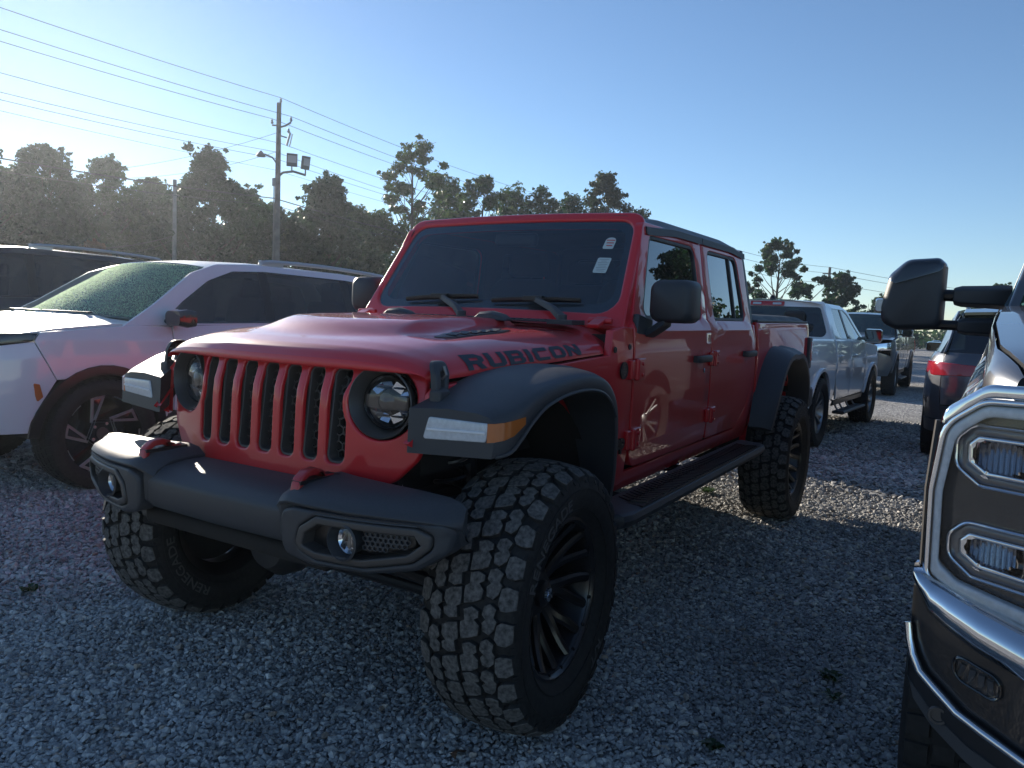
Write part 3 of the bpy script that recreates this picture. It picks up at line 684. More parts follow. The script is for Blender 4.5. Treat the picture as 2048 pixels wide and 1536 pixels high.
    for bx, bz in ((-0.705, 1.222), (-0.83, 1.232)):
        mb = MB(); mb.lathe([(0.013, 0.0), (0.012, 0.005), (0.006, 0.005), (0.005, 0.003), (0, 0.003)] if s > 0 else [(0.013, 0.0), (0.012, -0.005), (0, -0.005)], 14, (bx, s*(yside(bz)-0.001-(0.785-hood_w(bx)-0.012)*sstep(-0.80, -0.55, bx)), bz)); mk('body_bolt', mb, BLKS, JP)
# bed ------------------------------------------------------------------------
def ybed(z): return interp(z, [0.62, 0.72, 0.9, 1.25, 1.32, 1.345], [0.745, 0.765, 0.785, 0.785, 0.778, 0.765])
for s in (1, -1):
    arch = [(-3.488+0.58*math.cos(a), 0.44+0.67*math.sin(a)) for a in np.linspace(rad(165), rad(8), 16)]
    P = [(-2.945, 0.66)]+[(-2.945, 1.345), (-4.60, 1.345), (-4.63, 1.0), (-4.60, 0.66)]+[p for p in arch if True]
    mb = MB(); plate(mb, P, [], 0.04, lambda u, v, w, s=s: (u, s*(ybed(v)+w), v), 0.010, 3, 0.12); mk('bed_side', mb, RED, JP, 50, wn=True)
    mb = MB(); P = rrect(s*0.755, 1.10, 0.085, 0.26, 0.03)
    plate(mb, P, [], 0.10, lambda u, v, w: (-4.60-w-0.055, u, v), 0.02, 3); mb.box((-4.58, s*0.785, 1.10), (0.10, 0.05, 0.26)); t = mk('tail_light', mb, BLKP, JP, bevel=0.012)
    mb = MB(); mb.box((-4.602, s*0.802, 1.115), (0.05, 0.022, 0.17)); mk('lens', mb, REDL, t, bevel=0.006)
mb = MB(); mb.box((-4.62, 0, 1.02), (0.05, 1.42, 0.62)); mk('tailgate', mb, RED, JP, bevel=0.02)
mb = MB(); mb.box((-4.74, 0, 0.72), (0.16, 1.62, 0.18)); mk('rear_bumper', mb, BLKP, JP, bevel=0.03)
def tfn(a, b):                                           # soft bed cover with ribs showing
    x = -2.97-1.62*a; y = (b-0.5)*1.50
    return (x, y, 1.372+0.024*(1-abs(2*b-1)**8)+0.008*abs(math.sin(a*math.pi*4))-0.02*(abs(2*b-1) > 0.995))
mb = MB(); mb.grid(tfn, 48, 24); mk('bed_cover', mb, pmat('black vinyl', (0.016, 0.016, 0.017), 0.6, bump=0.3, bscale=500), JP, 60)
mb = MB(); mb.box((-3.78, 0, 1.352), (1.63, 1.53, 0.018)); mk('cover_rail', mb, BLKP, JP, bevel=0.004)
# windshield frame -------------------------------------------------------------
WS0 = Vector((-0.815, 0, 1.318)); WS1 = Vector((-1.175, 0, 1.852)); WL = (WS1-WS0).length; WT = (WS1-WS0).normalized(); WNn = Vector((WT.z, 0, -WT.x))
def wfn(u, v, w):
    p = WS0+WT*v+WNn*(w-0.045*u*u); return (p.x, u, p.z)
out = rpoly([(-0.745, 0.0), (0.745, 0.0), (0.672, WL), (-0.672, WL)], [.02, .02, .07, .07])
inn = rpoly([(-0.690, 0.075), (0.690, 0.075), (0.632, WL-0.052), (-0.632, WL-0.052)], [.09, .09, .075, .075])
mb = MB(); plate(mb, out, [inn], 0.07, wfn, 0.014, 4, 0.09); WF = mk('windshield_frame', mb, RED, JP, 50, wn=True)
g2 = lambda u, v, w: wfn(u, v, w-0.010)
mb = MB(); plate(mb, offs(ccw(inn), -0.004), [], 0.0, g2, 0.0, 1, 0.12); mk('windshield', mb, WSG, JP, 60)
mb = MB(); plate(mb, offs(ccw(inn), -0.003), [rpoly([(-0.655, 0.125), (0.655, 0.125), (0.605, WL-0.095), (-0.605, WL-0.095)], .07)], 0.0, lambda u, v, w: wfn(u, v, w-0.014), 0.0, 1, 0.12); mk('windshield_border', mb, BLKG, JP, 60)
for (u0, v0, wd, ht, kind) in ((0.548, 0.462, 0.052, 0.066, 0), (0.548, 0.335, 0.066, 0.086, 1)):
    mb = MB(); sh = 0.25
    P = rpoly([(u0-wd/2-sh*0.02, v0-ht/2), (u0+wd/2-sh*0.02, v0-ht/2), (u0+wd/2, v0+ht/2), (u0-wd/2, v0+ht/2)], [.008, .008, .022 if kind == 0 else .008, .022 if kind == 0 else .008])
    plate(mb, P, [], 0.0, lambda u, v, w: wfn(u, v, w-0.0075), 0.0, 1); st = mk('sticker', mb, PAPER, JP)
    mb = MB()
    rows = 8 if kind else 3
    for k in range(rows):
        vv = v0-ht/2+ht*(k+1)/(rows+1.2); h_ = 0.0022 if kind else 0.006
        l_ = wd*(0.36+0.06*((k*7) % 3-1)) if k != 6 else wd*0.2
        P = [(u0-l_, vv), (u0+l_*0.9, vv), (u0+l_*0.9, vv+h_), (u0-l_, vv+h_)]
        plate(mb, P, [], 0.0, lambda u, v, w: wfn(u, v, w-0.0070), 0.0, 1)
    mk('print', mb, INK if kind else REDINK, st)
# roof -------------------------------------------------------------------------------
def rf(a, b, x0, x1, zadd=0.0):
    x = x0+(x1-x0)*a; t = (b-0.5)*2; y = t*interp(x, [-2.80, -1.17], [0.690, 0.690])
    cr = 0.030*(1-t*t); z = 1.838+cr-0.045*sstep(0.86, 1.0, abs(t))-0.018*sstep(-2.45, -2.82, x)+zadd
    return (x, y, z-0.024*sstep(-1.60, -1.17, x))
for x0, x1, nm in ((-1.172, -1.965, 'roof_panel'), (-1.975, -2.815, 'roof_shell')):
    mb = MB(); mb.grid(lambda a, b: rf(a, b, x0, x1), 16, 40)
    for s in (0, 1):
        mb.grid(lambda a, b, s=s: (lambda p: (p[0], p[1]+(0.004 if s else -0.004)*b, p[2]-0.034*b))(rf(a, s, x0, x1)), 16, 2)
    for e in (0, 1): mb.grid(lambda a, b, e=e: (lambda p: (p[0], p[1], p[2]-0.03*b))(rf(e, a, x0, x1)), 40, 1)
    mk(nm, mb, BLKP, JP, 50)
for s in (1, -1):                                      # black hardtop corner behind the rear door
    P = rpoly([(-2.862, 1.338), (-2.793, 1.798), (-2.84, 1.80), (-2.94, 1.338)], [.0, .0, .02, .02])
    mb = MB(); plate(mb, P, [], 0.05, lambda u, v, w, s=s: (u, s*(yside(v)-0.006+w), v), 0.008, 3); mk('hardtop_corner', mb, BLKP, JP, 50)
mb = MB(); plate(mb, rpoly([(-0.69, 1.33), (0.69, 1.33), (0.63, 1.82), (-0.63, 1.82)], .06), [rpoly([(-0.55, 1.42), (0.55, 1.42), (0.52, 1.74), (-0.52, 1.74)], .06)], 0.03, lambda u, v, w: (-2.93+0.20*(v-1.33)-w, u, v), 0.01, 2); bk = mk('cab_back', mb, BLKP, JP)
mb = MB(); plate(mb, rpoly([(-0.56, 1.41), (0.56, 1.41), (0.53, 1.75), (-0.53, 1.75)], .06), [], 0.0, lambda u, v, w: (-2.92+0.20*(v-1.33), u, v), 0, 1); mk('rear_window', mb, SDG, bk)
# cab interior ---------------------------------------------------------------------
mb = MB(); mb.box((-1.9, 0, 0.72), (2.1, 1.44, 0.10)); mb.box((-0.78, 0, 0.98), (0.06, 1.46, 0.60)); mb.box((-2.93, 0, 0.98), (0.05, 1.44, 0.62)); mk('cab_floor', mb, DARK, JP)
mb = MB(); mb.loft([[(x, y, z) for x, z in ((-0.86, 1.22), (-0.90, 1.345), (-1.10, 1.350), (-1.22, 1.28), (-1.22, 1.05))] for y in (-0.70, 0.70)]); mk('dashboard', mb, INT, JP, bevel=0.03)
mb = MB(); mb.tube([Vector((-1.40, 0.37, 1.245))+Matrix.Rotation(rad(62), 3, 'Y') @ Vector((0.185*math.cos(a), 0.185*math.sin(a), 0)) for a in np.linspace(0, 2*math.pi, 40, endpoint=False)], 0.016, 8, False, 0, True); mb.box((-1.39, 0.37, 1.24), (0.03, 0.34, 0.04), (0, rad(-28), 0)); mb.tube([(-1.40, 0.37, 1.245), (-1.20, 0.37, 1.15)], 0.03, 8); mk('steering_wheel', mb, BLKS, JP)
for x in (-1.72, -2.55):
    for y in ((0.37, -0.37) if x > -2 else (0.40, -0.40)):
        mb = MB(); mb.box((x+0.20, y, 1.02), (0.50, 0.50, 0.16)); mb.loft([[(x-0.05-0.22*(z-1.0)+dx, y+dy*wd, z) for dx, dy in ((-.06, -1), (.06, -1), (.08, 0), (.06, 1), (-.06, 1))] for z, wd in ((1.0, .24), (1.25, .25), (1.50, .22), (1.56, .17))]); mb.loft([[(x-0.19+dx, y+dy, z) for dx, dy in ((-.05, -.13), (.05, -.12), (.05, .12), (-.05, .13))] for z in (1.57, 1.72)])
        mk('seat', mb, INT, JP, bevel=0.035, seg=3)
mb = MB(); mb.box((-1.16, 0, 1.72), (0.04, 0.24, 0.065)); mk('inner_mirror', mb, BLKS, JP, bevel=0.015)
# cowl, wipers, hinges --------------------------------------------------------------
def cwf(a, b):
    y = (b-0.5)*1.46; x = -0.665-0.165*a; return (x, y, 1.300+0.016*a-0.085*(abs(y)/0.73)**8+0.012*(1-abs(y)/0.73))
mb = MB(); mb.grid(cwf, 6, 40); mk('cowl', mb, RED, JP, 50)
mb = MB()
for k in range(22): mb.box((-0.745, -0.42+0.04*k, 1.332), (0.075, 0.022, 0.006))
mb.box((-0.745, 0.0, 1.3265), (0.10, 0.95, 0.008)); mb.box((-0.725, 0.53, 1.325), (0.12, 0.12, 0.02)); mk('cowl_vent', mb, BLKP, JP, bevel=0.002)
for yb_, yp, lb in ((0.415, 0.285, 0.46), (-0.115, -0.245, 0.44)):        # pivot and blade centre
    piv = Vector((-0.755, yb_+0.08, 1.345)); m1 = Vector(wfn(yp, 0.118, 0.022))
    w = empty('wiper', JP)
    mb = MB(); mb.loft([[p+Vector((0, a*wd, b*0.012)) for a, b in ((-1, -1), (1, -1), (0.7, 1), (-0.7, 1))] for p, wd in ((piv, 0.026), (piv.lerp(m1, 0.3)+Vector((0, 0, 0.012)), 0.019), (m1, 0.011))]); mb.lathe([(0.022, -0.02), (0.022, 0.012), (0, 0.016)], 14, piv, 'z'); mk('arm', mb, BLKP, w, bevel=0.003)
    mb = MB(); mb.loft([[Vector(wfn(yp+d*lb/2, 0.118+0.010*d, ww)) + Vector((0, 0, zz)) for ww, zz in ((0.004, -0.010), (0.022*k_, -0.010), (0.024*k_, 0.006), (0.004, 0.010))] for d, k_ in ((-1, .7), (-.5, 1), (-.2, 1), (.2, 1), (.5, 1), (1, .7))]); mb.box(wfn(yp, 0.118, 0.020), (0.03, 0.10, 0.024)); mk('blade', mb, BLKS, w, bevel=0.003)
for s in (1, -1):
    mb = MB(); mb.box((-0.775, s*0.655, 1.330), (0.10, 0.055, 0.018), (0, rad(20), 0)); mb.tube([(-0.80, s*0.60, 1.336), (-0.80, s*0.71, 1.336)], 0.014, 10); mk('windshield_hinge', mb, RED, JP, bevel=0.004)
    mb = MB(); mb.loft([[(-0.58+dx, s*0.255+dy, hood_z(-0.58, 0.2)-0.006+dz) for dx, dz in ((0.035, 0), (0.028, h*0.7), (0.012, h), (-0.012, h), (-0.028, h*0.7), (-0.035, 0))] for dy, h in ((-0.085, 0.008), (-0.06, 0.034), (0.0, 0.040), (0.06, 0.026), (0.085, 0.008))]); mk('hood_bumper', mb, BLKP, JP, bevel=0.004)
    # hood latch
    lx = 0.305; yy = hood_w(lx)
    e = empty('hood_latch', JP)
    mb = MB(); plate(mb, rpoly([(-0.030, -0.062), (0.030, -0.062), (0.036, 0.02), (0.030, 0.056), (-0.030, 0.056), (-0.036, 0.02)], [.012, .012, .03, .026, .026, .03]), [rrect(0, 0.000, 0.020, 0.046, 0.006)], 0.022, lambda u, v, w, s=s: (lx-u-0.12*v, s*(yy+0.030+w-0.42*max(0, v)), 1.150+v), 0.008, 3); mk('latch_plate', mb, BLKP, e, 50)
    mb = MB(); mb.tube([(lx-0.01, s*(yy+0.012), 1.150), (lx-0.012, s*(yy+0.026), 1.165), (lx-0.012, s*(yy+0.016), 1.19)], 0.005, 8); mk('latch_wire', mb, STEEL, e)
    mb = MB(); mb.box((lx+0.012, s*(yy+0.022), 1.085), (0.058, 0.044, 0.075)); mk('latch_base', mb, BLKP, e, bevel=0.01)
    # door mirror
    e = empty('door_mirror', JP)
    mb = MB(); mb.loft([[(x, s*y, z) for y, z in rrect(yc, zc, w_, h_, r_, 4)] for x, yc, zc, w_, h_, r_ in ((-1.155, 0.880, 1.430, 0.168, 0.165, 0.03), (-1.14, 0.880, 1.430, 0.186, 0.186, 0.035), (-1.06, 0.880, 1.430, 0.188, 0.188, 0.04), (-1.015, 0.878, 1.430, 0.180, 0.180, 0.045), (-1.000, 0.876, 1.430, 0.145, 0.145, 0.04))]); mk('housing', mb, BLKP, e, 50)
    mb = MB(); mb.loft([[(x, s*y, z+dz) for x, dz in ((-1.00, -.022), (-1.10, -.03), (-1.115, .01), (-1.02, .016))] for y, z in ((0.745, 1.285), (0.79, 1.300), (0.84, 1.335), (0.86, 1.350))]); mb.box((-1.0, s*0.765, 1.318), (0.17, 0.03, 0.085), (0, rad(-8), 0)); mk('mirror_arm', mb, BLKP, e, bevel=0.008)
    mb = MB(); plate(mb, rrect(s*0.885, 1.44, 0.165, 0.16, 0.03), [], 0, lambda u, v, w: (-1.157, u, v), 0, 1); mk('mirror_glass', mb, CHROME, e)
# flares --------------------------------------------------------------------------------
def flare_front(s):
    # station: inner edge (x, y, z), outer top edge, outer lip low, inner low
    S = [((0.392, 0.605, 1.066), (0.362, 0.892, 1.064), (0.370, 0.894, 0.946), (0.396, 0.605, 0.932)),
         ((0.345, 0.625, 1.087), (0.325, 0.918, 1.078), (0.325, 0.922, 0.960), (0.345, 0.63, 0.947)),
         ((0.30, 0.640, 1.106), (0.285, 0.931, 1.092), (0.285, 0.935, 0.997), (0.30, 0.65, 0.987)),
         ((0.24, 0.650, 1.130), (0.235, 0.939, 1.112), (0.228, 0.941, 1.047), (0.23, 0.66, 1.047)),
         ((0.16, 0.660, 1.155), (0.160, 0.944, 1.138), (0.150, 0.946, 1.088), (0.15, 0.68, 1.088)),
         ((0.02, 0.690, 1.178), (0.020, 0.946, 1.160), (0.015, 0.948, 1.112), (0.015, 0.70, 1.112)),
         ((-0.12, 0.715, 1.186), (-0.125, 0.946, 1.166), (-0.115, 0.948, 1.116), (-0.115, 0.71, 1.116)),
         ((-0.24, 0.735, 1.178), (-0.250, 0.944, 1.148), (-0.228, 0.946, 1.100), (-0.225, 0.73, 1.10)),
         ((-0.335, 0.745, 1.140), (-0.345, 0.938, 1.100), (-0.315, 0.940, 1.060), (-0.31, 0.74, 1.06)),
         ((-0.405, 0.750, 1.070), (-0.412, 0.930, 1.030), (-0.378, 0.932, 1.000), (-0.375, 0.745, 1.0)),
         ((-0.455, 0.755, 0.960), (-0.462, 0.915, 0.930), (-0.425, 0.917, 0.910), (-0.42, 0.75, 0.91)),
         ((-0.515, 0.760, 0.800), (-0.520, 0.890, 0.780), (-0.482, 0.892, 0.768), (-0.478, 0.755, 0.768)),
         ((-0.560, 0.765, 0.655), (-0.562, 0.860, 0.648), (-0.526, 0.862, 0.643), (-0.522, 0.76, 0.643))]
    T = [catmull([q[i] for q in S], 3) for i in range(4)]; rings = []
    for k in range(len(T[0])):
        I, O, L_, U = [Vector(t[k]) for t in T]; r = []
        for a in (0, .45, .8): p = I.lerp(O, a); r.append(p+Vector((0, 0, 0.010*math.sin(a*math.pi))))
        for a in (.92, .98): r.append(I.lerp(O, a)+(L_-O)*(0.02 if a == .92 else 0.10))
        r += [O.lerp(L_, 0.30), O.lerp(L_, 0.75), L_.lerp(U, 0.015), L_.lerp(U, 0.12), U]
        rings.append([(p.x, s*p.y, p.z) for p in r])
    mb = MB(); mb.loft(rings, True, True); return mb
for s in (1, -1):
    fl = mk('front_flare', flare_front(s), BLKP, JP, 48)
    mb = MB(); mb.tube([(x, s*y, z) for x, y, z in catmull([(0.360, 0.897, 0.950), (0.323, 0.924, 0.962), (0.283, 0.936, 0.998), (0.228, 0.942, 1.045), (0.150, 0.947, 1.086), (0.015, 0.947, 1.110), (-0.115, 0.947, 1.114), (-0.228, 0.946, 1.098), (-0.315, 0.941, 1.058), (-0.378, 0.934, 0.998)], 4)], 0.006, 6); mk('lip_bead', mb, BLKP, fl)
    # marker lamp: clear with a light bar, amber round the corner
    def lmp(u, v, w, s=s): return (0.3985-0.028*(u-0.605)/0.288+w, s*u, v)
    mb = MB(); plate(mb, rpoly([(0.658, 0.980), (0.868, 0.990), (0.880, 1.045), (0.678, 1.048)], .008), [], 0.012, lmp, 0.004, 3, 0.04); lp = mk('marker_lamp', mb, WHL, fl, 50)
    mb = MB(); plate(mb, rpoly([(0.674, 1.008), (0.868, 1.014), (0.869, 1.021), (0.675, 1.015)], .002), [], 0.004, lambda u, v, w: lmp(u, v, w+0.004), 0.001, 1, 0.04); mk('light_bar', mb, WHT, lp)
    mb = MB(); mb.loft([[(x, s*(y+oy), z) for z in np.linspace(z0, z1, 4) for oy in (0,)] + [(x-0.02, s*(y-0.02), z1), (x-0.02, s*(y-0.02), z0)] for x, y, z0, z1 in ((0.3725, 0.874, 0.990, 1.045), (0.3665, 0.897, 0.994, 1.047), (0.345, 0.9165, 0.999, 1.050), (0.315, 0.9295, 1.010, 1.055), (0.272, 0.9405, 1.040, 1.062))]); mk('side_marker', mb, AMBER, fl, 50)
    # rear flare
    c = (-3.488, 0.44); st = []
    for k, a in enumerate(np.linspace(rad(162), rad(24), 22)):
        ca, sa = math.cos(a), math.sin(a)
        def P3(rx, rz, y): return Vector((c[0]-rx*ca*1.0, y, c[1]+rz*sa if sa > 0 else c[1]+rz*sa*0.8))
        t = max(0, sa); yo = 0.86+0.075*sstep(-0.3, 0.7, sa)
        sq = 1+0.09*abs(math.sin(2*a))*max(0, sa)
        I, O, L_, U = P3(0.635*sq, 0.735*sq, 0.775), P3(0.595*sq, 0.690*sq, yo), P3(0.555*sq, 0.645*sq, yo+0.002), P3(0.55*sq, 0.64*sq, 0.76)
        r = [I, I.lerp(O, .5)+Vector((0, 0.012, 0.006)), I.lerp(O, .9), O.lerp(L_, .12), O.lerp(L_, .85), L_.lerp(U, .06), U]
        st.append([(p.x, s*p.y, p.z) for p in r])
    mb = MB(); mb.loft(st); mk('rear_flare', mb, BLKP, JP, 48)
    # liners
    for cx in (0.0, -3.488):
        mb = MB(); A0 = 64 if cx == 0 else -5; mb.grid(lambda a, b, cx=cx: (cx+0.575*math.cos(rad(A0+(185-A0)*a)), s*(0.36+0.42*b), 0.47+0.632*math.sin(rad(A0+(185-A0)*a))), 16, 2); mb.grid(lambda a, b, cx=cx: (cx+(0.575*b)*math.cos(rad(A0+(185-A0)*a)), s*0.37, 0.47+0.632*b*math.sin(rad(A0+(185-A0)*a))), 16, 1); mk('wheel_liner', mb, DARK, JP, 60)
    # step
    e = empty('running_board', JP)
    mb = MB(); mb.loft([[(x, s*y, z-dz) for y, z in ((yi, 0.600), (yi+0.02, 0.612), (yo-0.03, 0.604), (yo-0.008, 0.596), (yo, 0.575), (yo-0.02, 0.545), (yi, 0.550))] for x, yi, yo, dz in ((-0.49, 0.79, 0.83, 0.02), (-0.53, 0.77, 0.93, 0.003), (-0.58, 0.76, 0.950, 0), (-2.62, 0.76, 0.950, 0), (-2.69, 0.765, 0.93, 0.006), (-2.74, 0.78, 0.85, 0.03))]); mk('board', mb, BLKP, e, 40, bevel=0.006)
    mb = MB()
    for k in range(46):
        x = -0.74-0.0385*k; yc = 0.868
        if x < -2.50: break
        for d in (-1, 1): mb.box((x, s*(yc+d*0.0315), 0.6095), (0.012, 0.066, 0.010), (0, rad(0), rad(28*d*s)))
    mb.box((-1.62, s*0.868, 0.6045), (1.86, 0.135, 0.006)); mk('tread_pad', mb, BLKS, e)
    for x in (-0.9, -1.7, -2.4):
        mb = MB(); mb.box((x, s*0.74, 0.57), (0.06, 0.25, 0.03)); mk('bracket', mb, DARK, e)
# front bumper -------------------------------------------------------------------------
BU = empty('front_bumper', JP)
mb = MB()
prof = lambda xf, zt, zb, xb: [(xb, zt+0.004), (xf-0.13, zt+0.004), (xf-0.045, zt-0.008), (xf-0.010, zt-0.035), (xf, zt-0.055), (xf-0.004, zb+0.03), (xf-0.03, zb), (xb, zb-0.002)]
st = []
for y, xf, zt, zb in ((-0.335, 0.628, 0.806, 0.652), (-0.30, 0.630, 0.802, 0.652), (0.0, 0.634, 0.802, 0.650), (0.30, 0.630, 0.802, 0.652), (0.335, 0.628, 0.806, 0.652)):
    st.append([(x, y, z) for x, z in prof(xf, zt, zb, 0.42)])
mb.loft(st); mk('centre_section', mb, BLKP, BU, 30, bevel=0.006, seg=3)
for s in (1, -1):
    YS = [0.300, 0.335, 0.375, 0.45, 0.58, 0.70, 0.80, 0.848, 0.872]; XS = [0.632, 0.653, 0.662, 0.656, 0.634, 0.600, 0.560, 0.525, 0.485]
    st = []
    for y, xf, zt, zb, xb in zip(YS, XS, [0.815, 0.838, 0.848, 0.846, 0.842, 0.840, 0.836, 0.828, 0.815], [0.66, 0.655, 0.65, 0.65, 0.65, 0.66, 0.68, 0.70, 0.715], [.42, .42, .43, .44, .44, .44, .44, .445, .45]):
        dp = 0.045*sstep(0.33, 0.37, y)*(1-sstep(0.82, 0.865, y))               # body behind the lamp pod
        st.append([(x, s*y, z) for x, z in [(xb, zt), (max(xb+0.006, xf-0.17), zt+0.002), (max(xb+0.012, xf-0.075), zt-0.006), (max(xb+0.018, xf-0.022), zt-0.030), (xf-0.010, zt-0.050), (xf-0.014, zt-0.058), (xf-0.014-dp, zt-0.062), (xf-0.02-dp, zb+0.03), (xf-0.05-dp, zb), (xb, zb+0.01)]])
    mb = MB(); mb.loft(st); pod = mk('bumper_end', mb, BLKP, BU, 38, bevel=0.007, seg=3)
    def pfn(u, v, w, s=s): return (interp(u, YS, XS)-0.008-0.03*sstep(0.70, 0.60, v)*0.6+w, s*u, v)
    O = rpoly([(0.408, 0.664), (0.428, 0.732), (0.49, 0.772), (0.80, 0.770), (0.842, 0.750), (0.842, 0.712), (0.79, 0.668), (0.64, 0.636), (0.48, 0.638)], [.03, .03, .03, .03, .02, .03, .05, .1, .05])
    PO = rpoly([(0.350, 0.640), (0.345, 0.765), (0.40, 0.783), (0.865, 0.781), (0.890, 0.755), (0.880, 0.700), (0.80, 0.646), (0.66, 0.620), (0.46, 0.618)], [.04, .03, .03, .03, .03, .04, .06, .1, .06])
    O, PO = [[(0.345+(y_-0.345)*0.955, z_) for y_, z_ in q_] for q_ in (O, PO)]
    mb = MB(); plate(mb, PO, [O], 0.06, pfn, 0.010, 3, 0.05); mk('lamp_pod', mb, BLKP, pod, 50, wn=True)
    I = offs(ccw(O), 0.026)
    mb = MB(); plate(mb, offs(ccw(O), 0.002), [I], 0.05, lambda u, v, w: pfn(u, v, w+0.004), 0.007, 3, 0.05); fb = mk('fog_bezel', mb, GREYB, pod, 50, wn=True)
    mb = MB(); plate(mb, offs(ccw(O), 0.010), [], 0.0, lambda u, v, w: pfn(u, v, w-0.045), 0, 1, 0.05); mk('bezel_back', mb, BLKS, pod)
    hexp = rpoly([(0.632, 0.684), (0.632, 0.738), (0.758, 0.738), (0.762, 0.712)], .008)
    mb = MB(); plate(mb, offs(ccw(hexp), -0.008), [], 0.03, lambda u, v, w: pfn(u, v, w-0.022), 0.004, 2, 0.04); mk('mesh_panel', mb, BLKS, pod, 50)
    mb = MB(); hexmesh(mb, ccw(hexp), 0.0150, 0.0030, lambda u, v, w: pfn(u, v, w-0.012), 0.006); mk('mesh_insert', mb, BLKP, pod, 30)
    c = pfn(0.568, 0.706, -0.032)
    mb = MB(); mb.lathe([(0.056, 0.030), (0.050, 0.034), (0.043, 0.010), (0.041, -0.03)], 36, c, 'x'); fg = mk('fog_light', mb, BLKP, pod, 50)
    mb = MB(); mb.lathe([(0.041, 0.000), (0.030, -0.010), (0.012, -0.0125), (0, -0.0125)], 24, c, 'x'); mk('reflector', mb, CHROME, fg, 20)
    mb = MB()
    for k in (-1, 0, 1): mb.box((c[0]-0.004, c[1]+s*0.020*k, c[2]), (0.004, 0.010, 0.050), (0, rad(18*k), rad(30*k)))
    mk('facet', mb, STEEL, fg)
    mb = MB(); mb.lathe([(0.0435, 0.004), (0.03, 0.010), (0, 0.013)], 36, c, 'x'); mk('lens', mb, LENSC, fg, 60)
    # tow hook
    mb = MB(); mb.loft([[Vector((x, s*0.372+a*0.018, z))+Vector((nx, 0, nz))*(b*0.011) for a, b in ((-1, -1), (1, -1), (1, 1), (-1, 1))] for x, z, nx, nz in ((0.49, 0.838, .3, -.9), (0.525, 0.860, -.5, .85), (0.55, 0.869, -.2, 1), (0.580, 0.867, .35, .9), (0.602, 0.852, .9, .4), (0.610, 0.830, 1, 0), (0.614, 0.800, 1, 0))]); mk('tow_hook', mb, pmat('red hook', (0.42, 0.018, 0.02), 0.38, coat=0.4), BU, bevel=0.006)
    mb = MB(); mb.loft([[(x, s*y, z) for x, y in ((0.46, 0.345), (0.615, 0.352), (0.615, 0.392), (0.46, 0.40))] for z in (0.838, 0.8495)]); mk('hook_plate', mb, BLKS, BU)
mb = MB(); mb.box((0.48, 0, 0.60), (0.16, 0.9, 0.06)); mb.box((0.3, 0, 0.62), (0.3, 0.85, 0.10)); mk('skid', mb, DARK, BU, bevel=0.02)
# running gear
mb = MB(); mb.tube([(0, -0.66, TZ), (0, 0.66, TZ)], 0.045, 12); mb.lathe([(0.0, 0.145), (0.09, 0.13), (0.135, 0.07), (0.14, 0.0), (0.12, -0.09), (0.0, -0.12)], 24, (0.03, -0.28, TZ-0.02), 'x'); mk('front_axle', mb, pmat('axle grey', (0.03, 0.03, 0.031), 0.55), JP, 40)
mb = MB(); mb.tube([(0.20, -0.60, 0.50), (0.22, 0.0, 0.52), (0.20, 0.60, 0.47)], 0.022, 10); mb.tube([(0.12, -0.62, 0.40), (0.12, 0.62, 0.40)], 0.02, 10); mk('steering_link', mb, BLKS, JP)
mb = MB(); mb.tube([(0.21, -0.42, 0.505), (0.21, -0.36, 0.507)], 0.028, 10); mk('link_clamp', mb, STEEL, JP)
for s in (1, -1):
    mb = MB(); mb.tube([(0.02+0.055*math.cos(a), s*0.50+0.055*math.sin(a), 0.52+0.38*a/(2*math.pi*6)) for a in np.linspace(0, 12*math.pi, 110)], 0.008, 6); mb.tube([(-0.08, s*0.52, 0.46), (-0.08, s*0.50, 1.0)], 0.028, 10); mk('spring', mb, BLKS, JP)
mb = MB(); mb.tube([(-3.488, -0.66, TZ), (-3.488, 0.66, TZ)], 0.045, 12); mb.lathe([(0.0, 0.14), (0.12, 0.07), (0.14, 0.0), (0.0, -0.12)], 20, (-3.46, 0, TZ), 'x')
for s in (1, -1): mb.box((-2.0, s*0.40, 0.66), (5.0, 0.07, 0.12))
mb.box((-1.5, 0, 0.60), (1.6, 0.5, 0.2)); mb.box((-0.25, 0, 1.0), (0.95, 1.05, 0.36)); mb.box((-3.75, 0, 0.72), (1.6, 1.42, 0.05)); mk('underbody', mb, DARK, JP)
XF = None
# ------------------------------------------------------------------ kit for the other vehicles
WPAINT = pmat('pearl white paint', (0.64, 0.65, 0.68), 0.30, coat=1.0, crough=0.03, dust=0.05)
WPAINT2 = pmat('white paint', (0.80, 0.81, 0.83), 0.28, coat=1.0, crough=0.02, dust=0.05)
GPAINT = pmat('dark grey metallic paint', (0.115, 0.118, 0.125), 0.34, 0.55, coat=1.0, crough=0.02, dust=0.05)
G2PAINT = pmat('slate metallic paint', (0.10, 0.105, 0.12), 0.32, 0.5, coat=1.0, crough=0.03, dust=0.05)
SPAINT = pmat('mid grey paint', (0.10, 0.105, 0.11), 0.32, 0.5, coat=1.0, crough=0.03)
KPAINT = pmat('black paint', (0.012, 0.012, 0.014), 0.3, coat=1.0, crough=0.03, dust=0.04)
MACH = pmat('machined aluminium', (0.55, 0.55, 0.56), 0.28, 1.0)
SILV = pmat('silver alloy', (0.40, 0.41, 0.42), 0.30, 0.9)
DEWG = glass('dewy windshield glass', (0.48, 0.62, 0.57), 0.7, film_mix=0.25, film=(0.50, 0.70, 0.58))
TEALG = glass('green tinted windshield', (0.20, 0.34, 0.33), 1.0, film_mix=0.25, film=(0.16, 0.34, 0.34))
CABG = glass('tinted side glass', (0.16, 0.18, 0.19), 0.9, film_mix=0.12, film=(0.22, 0.24, 0.26))
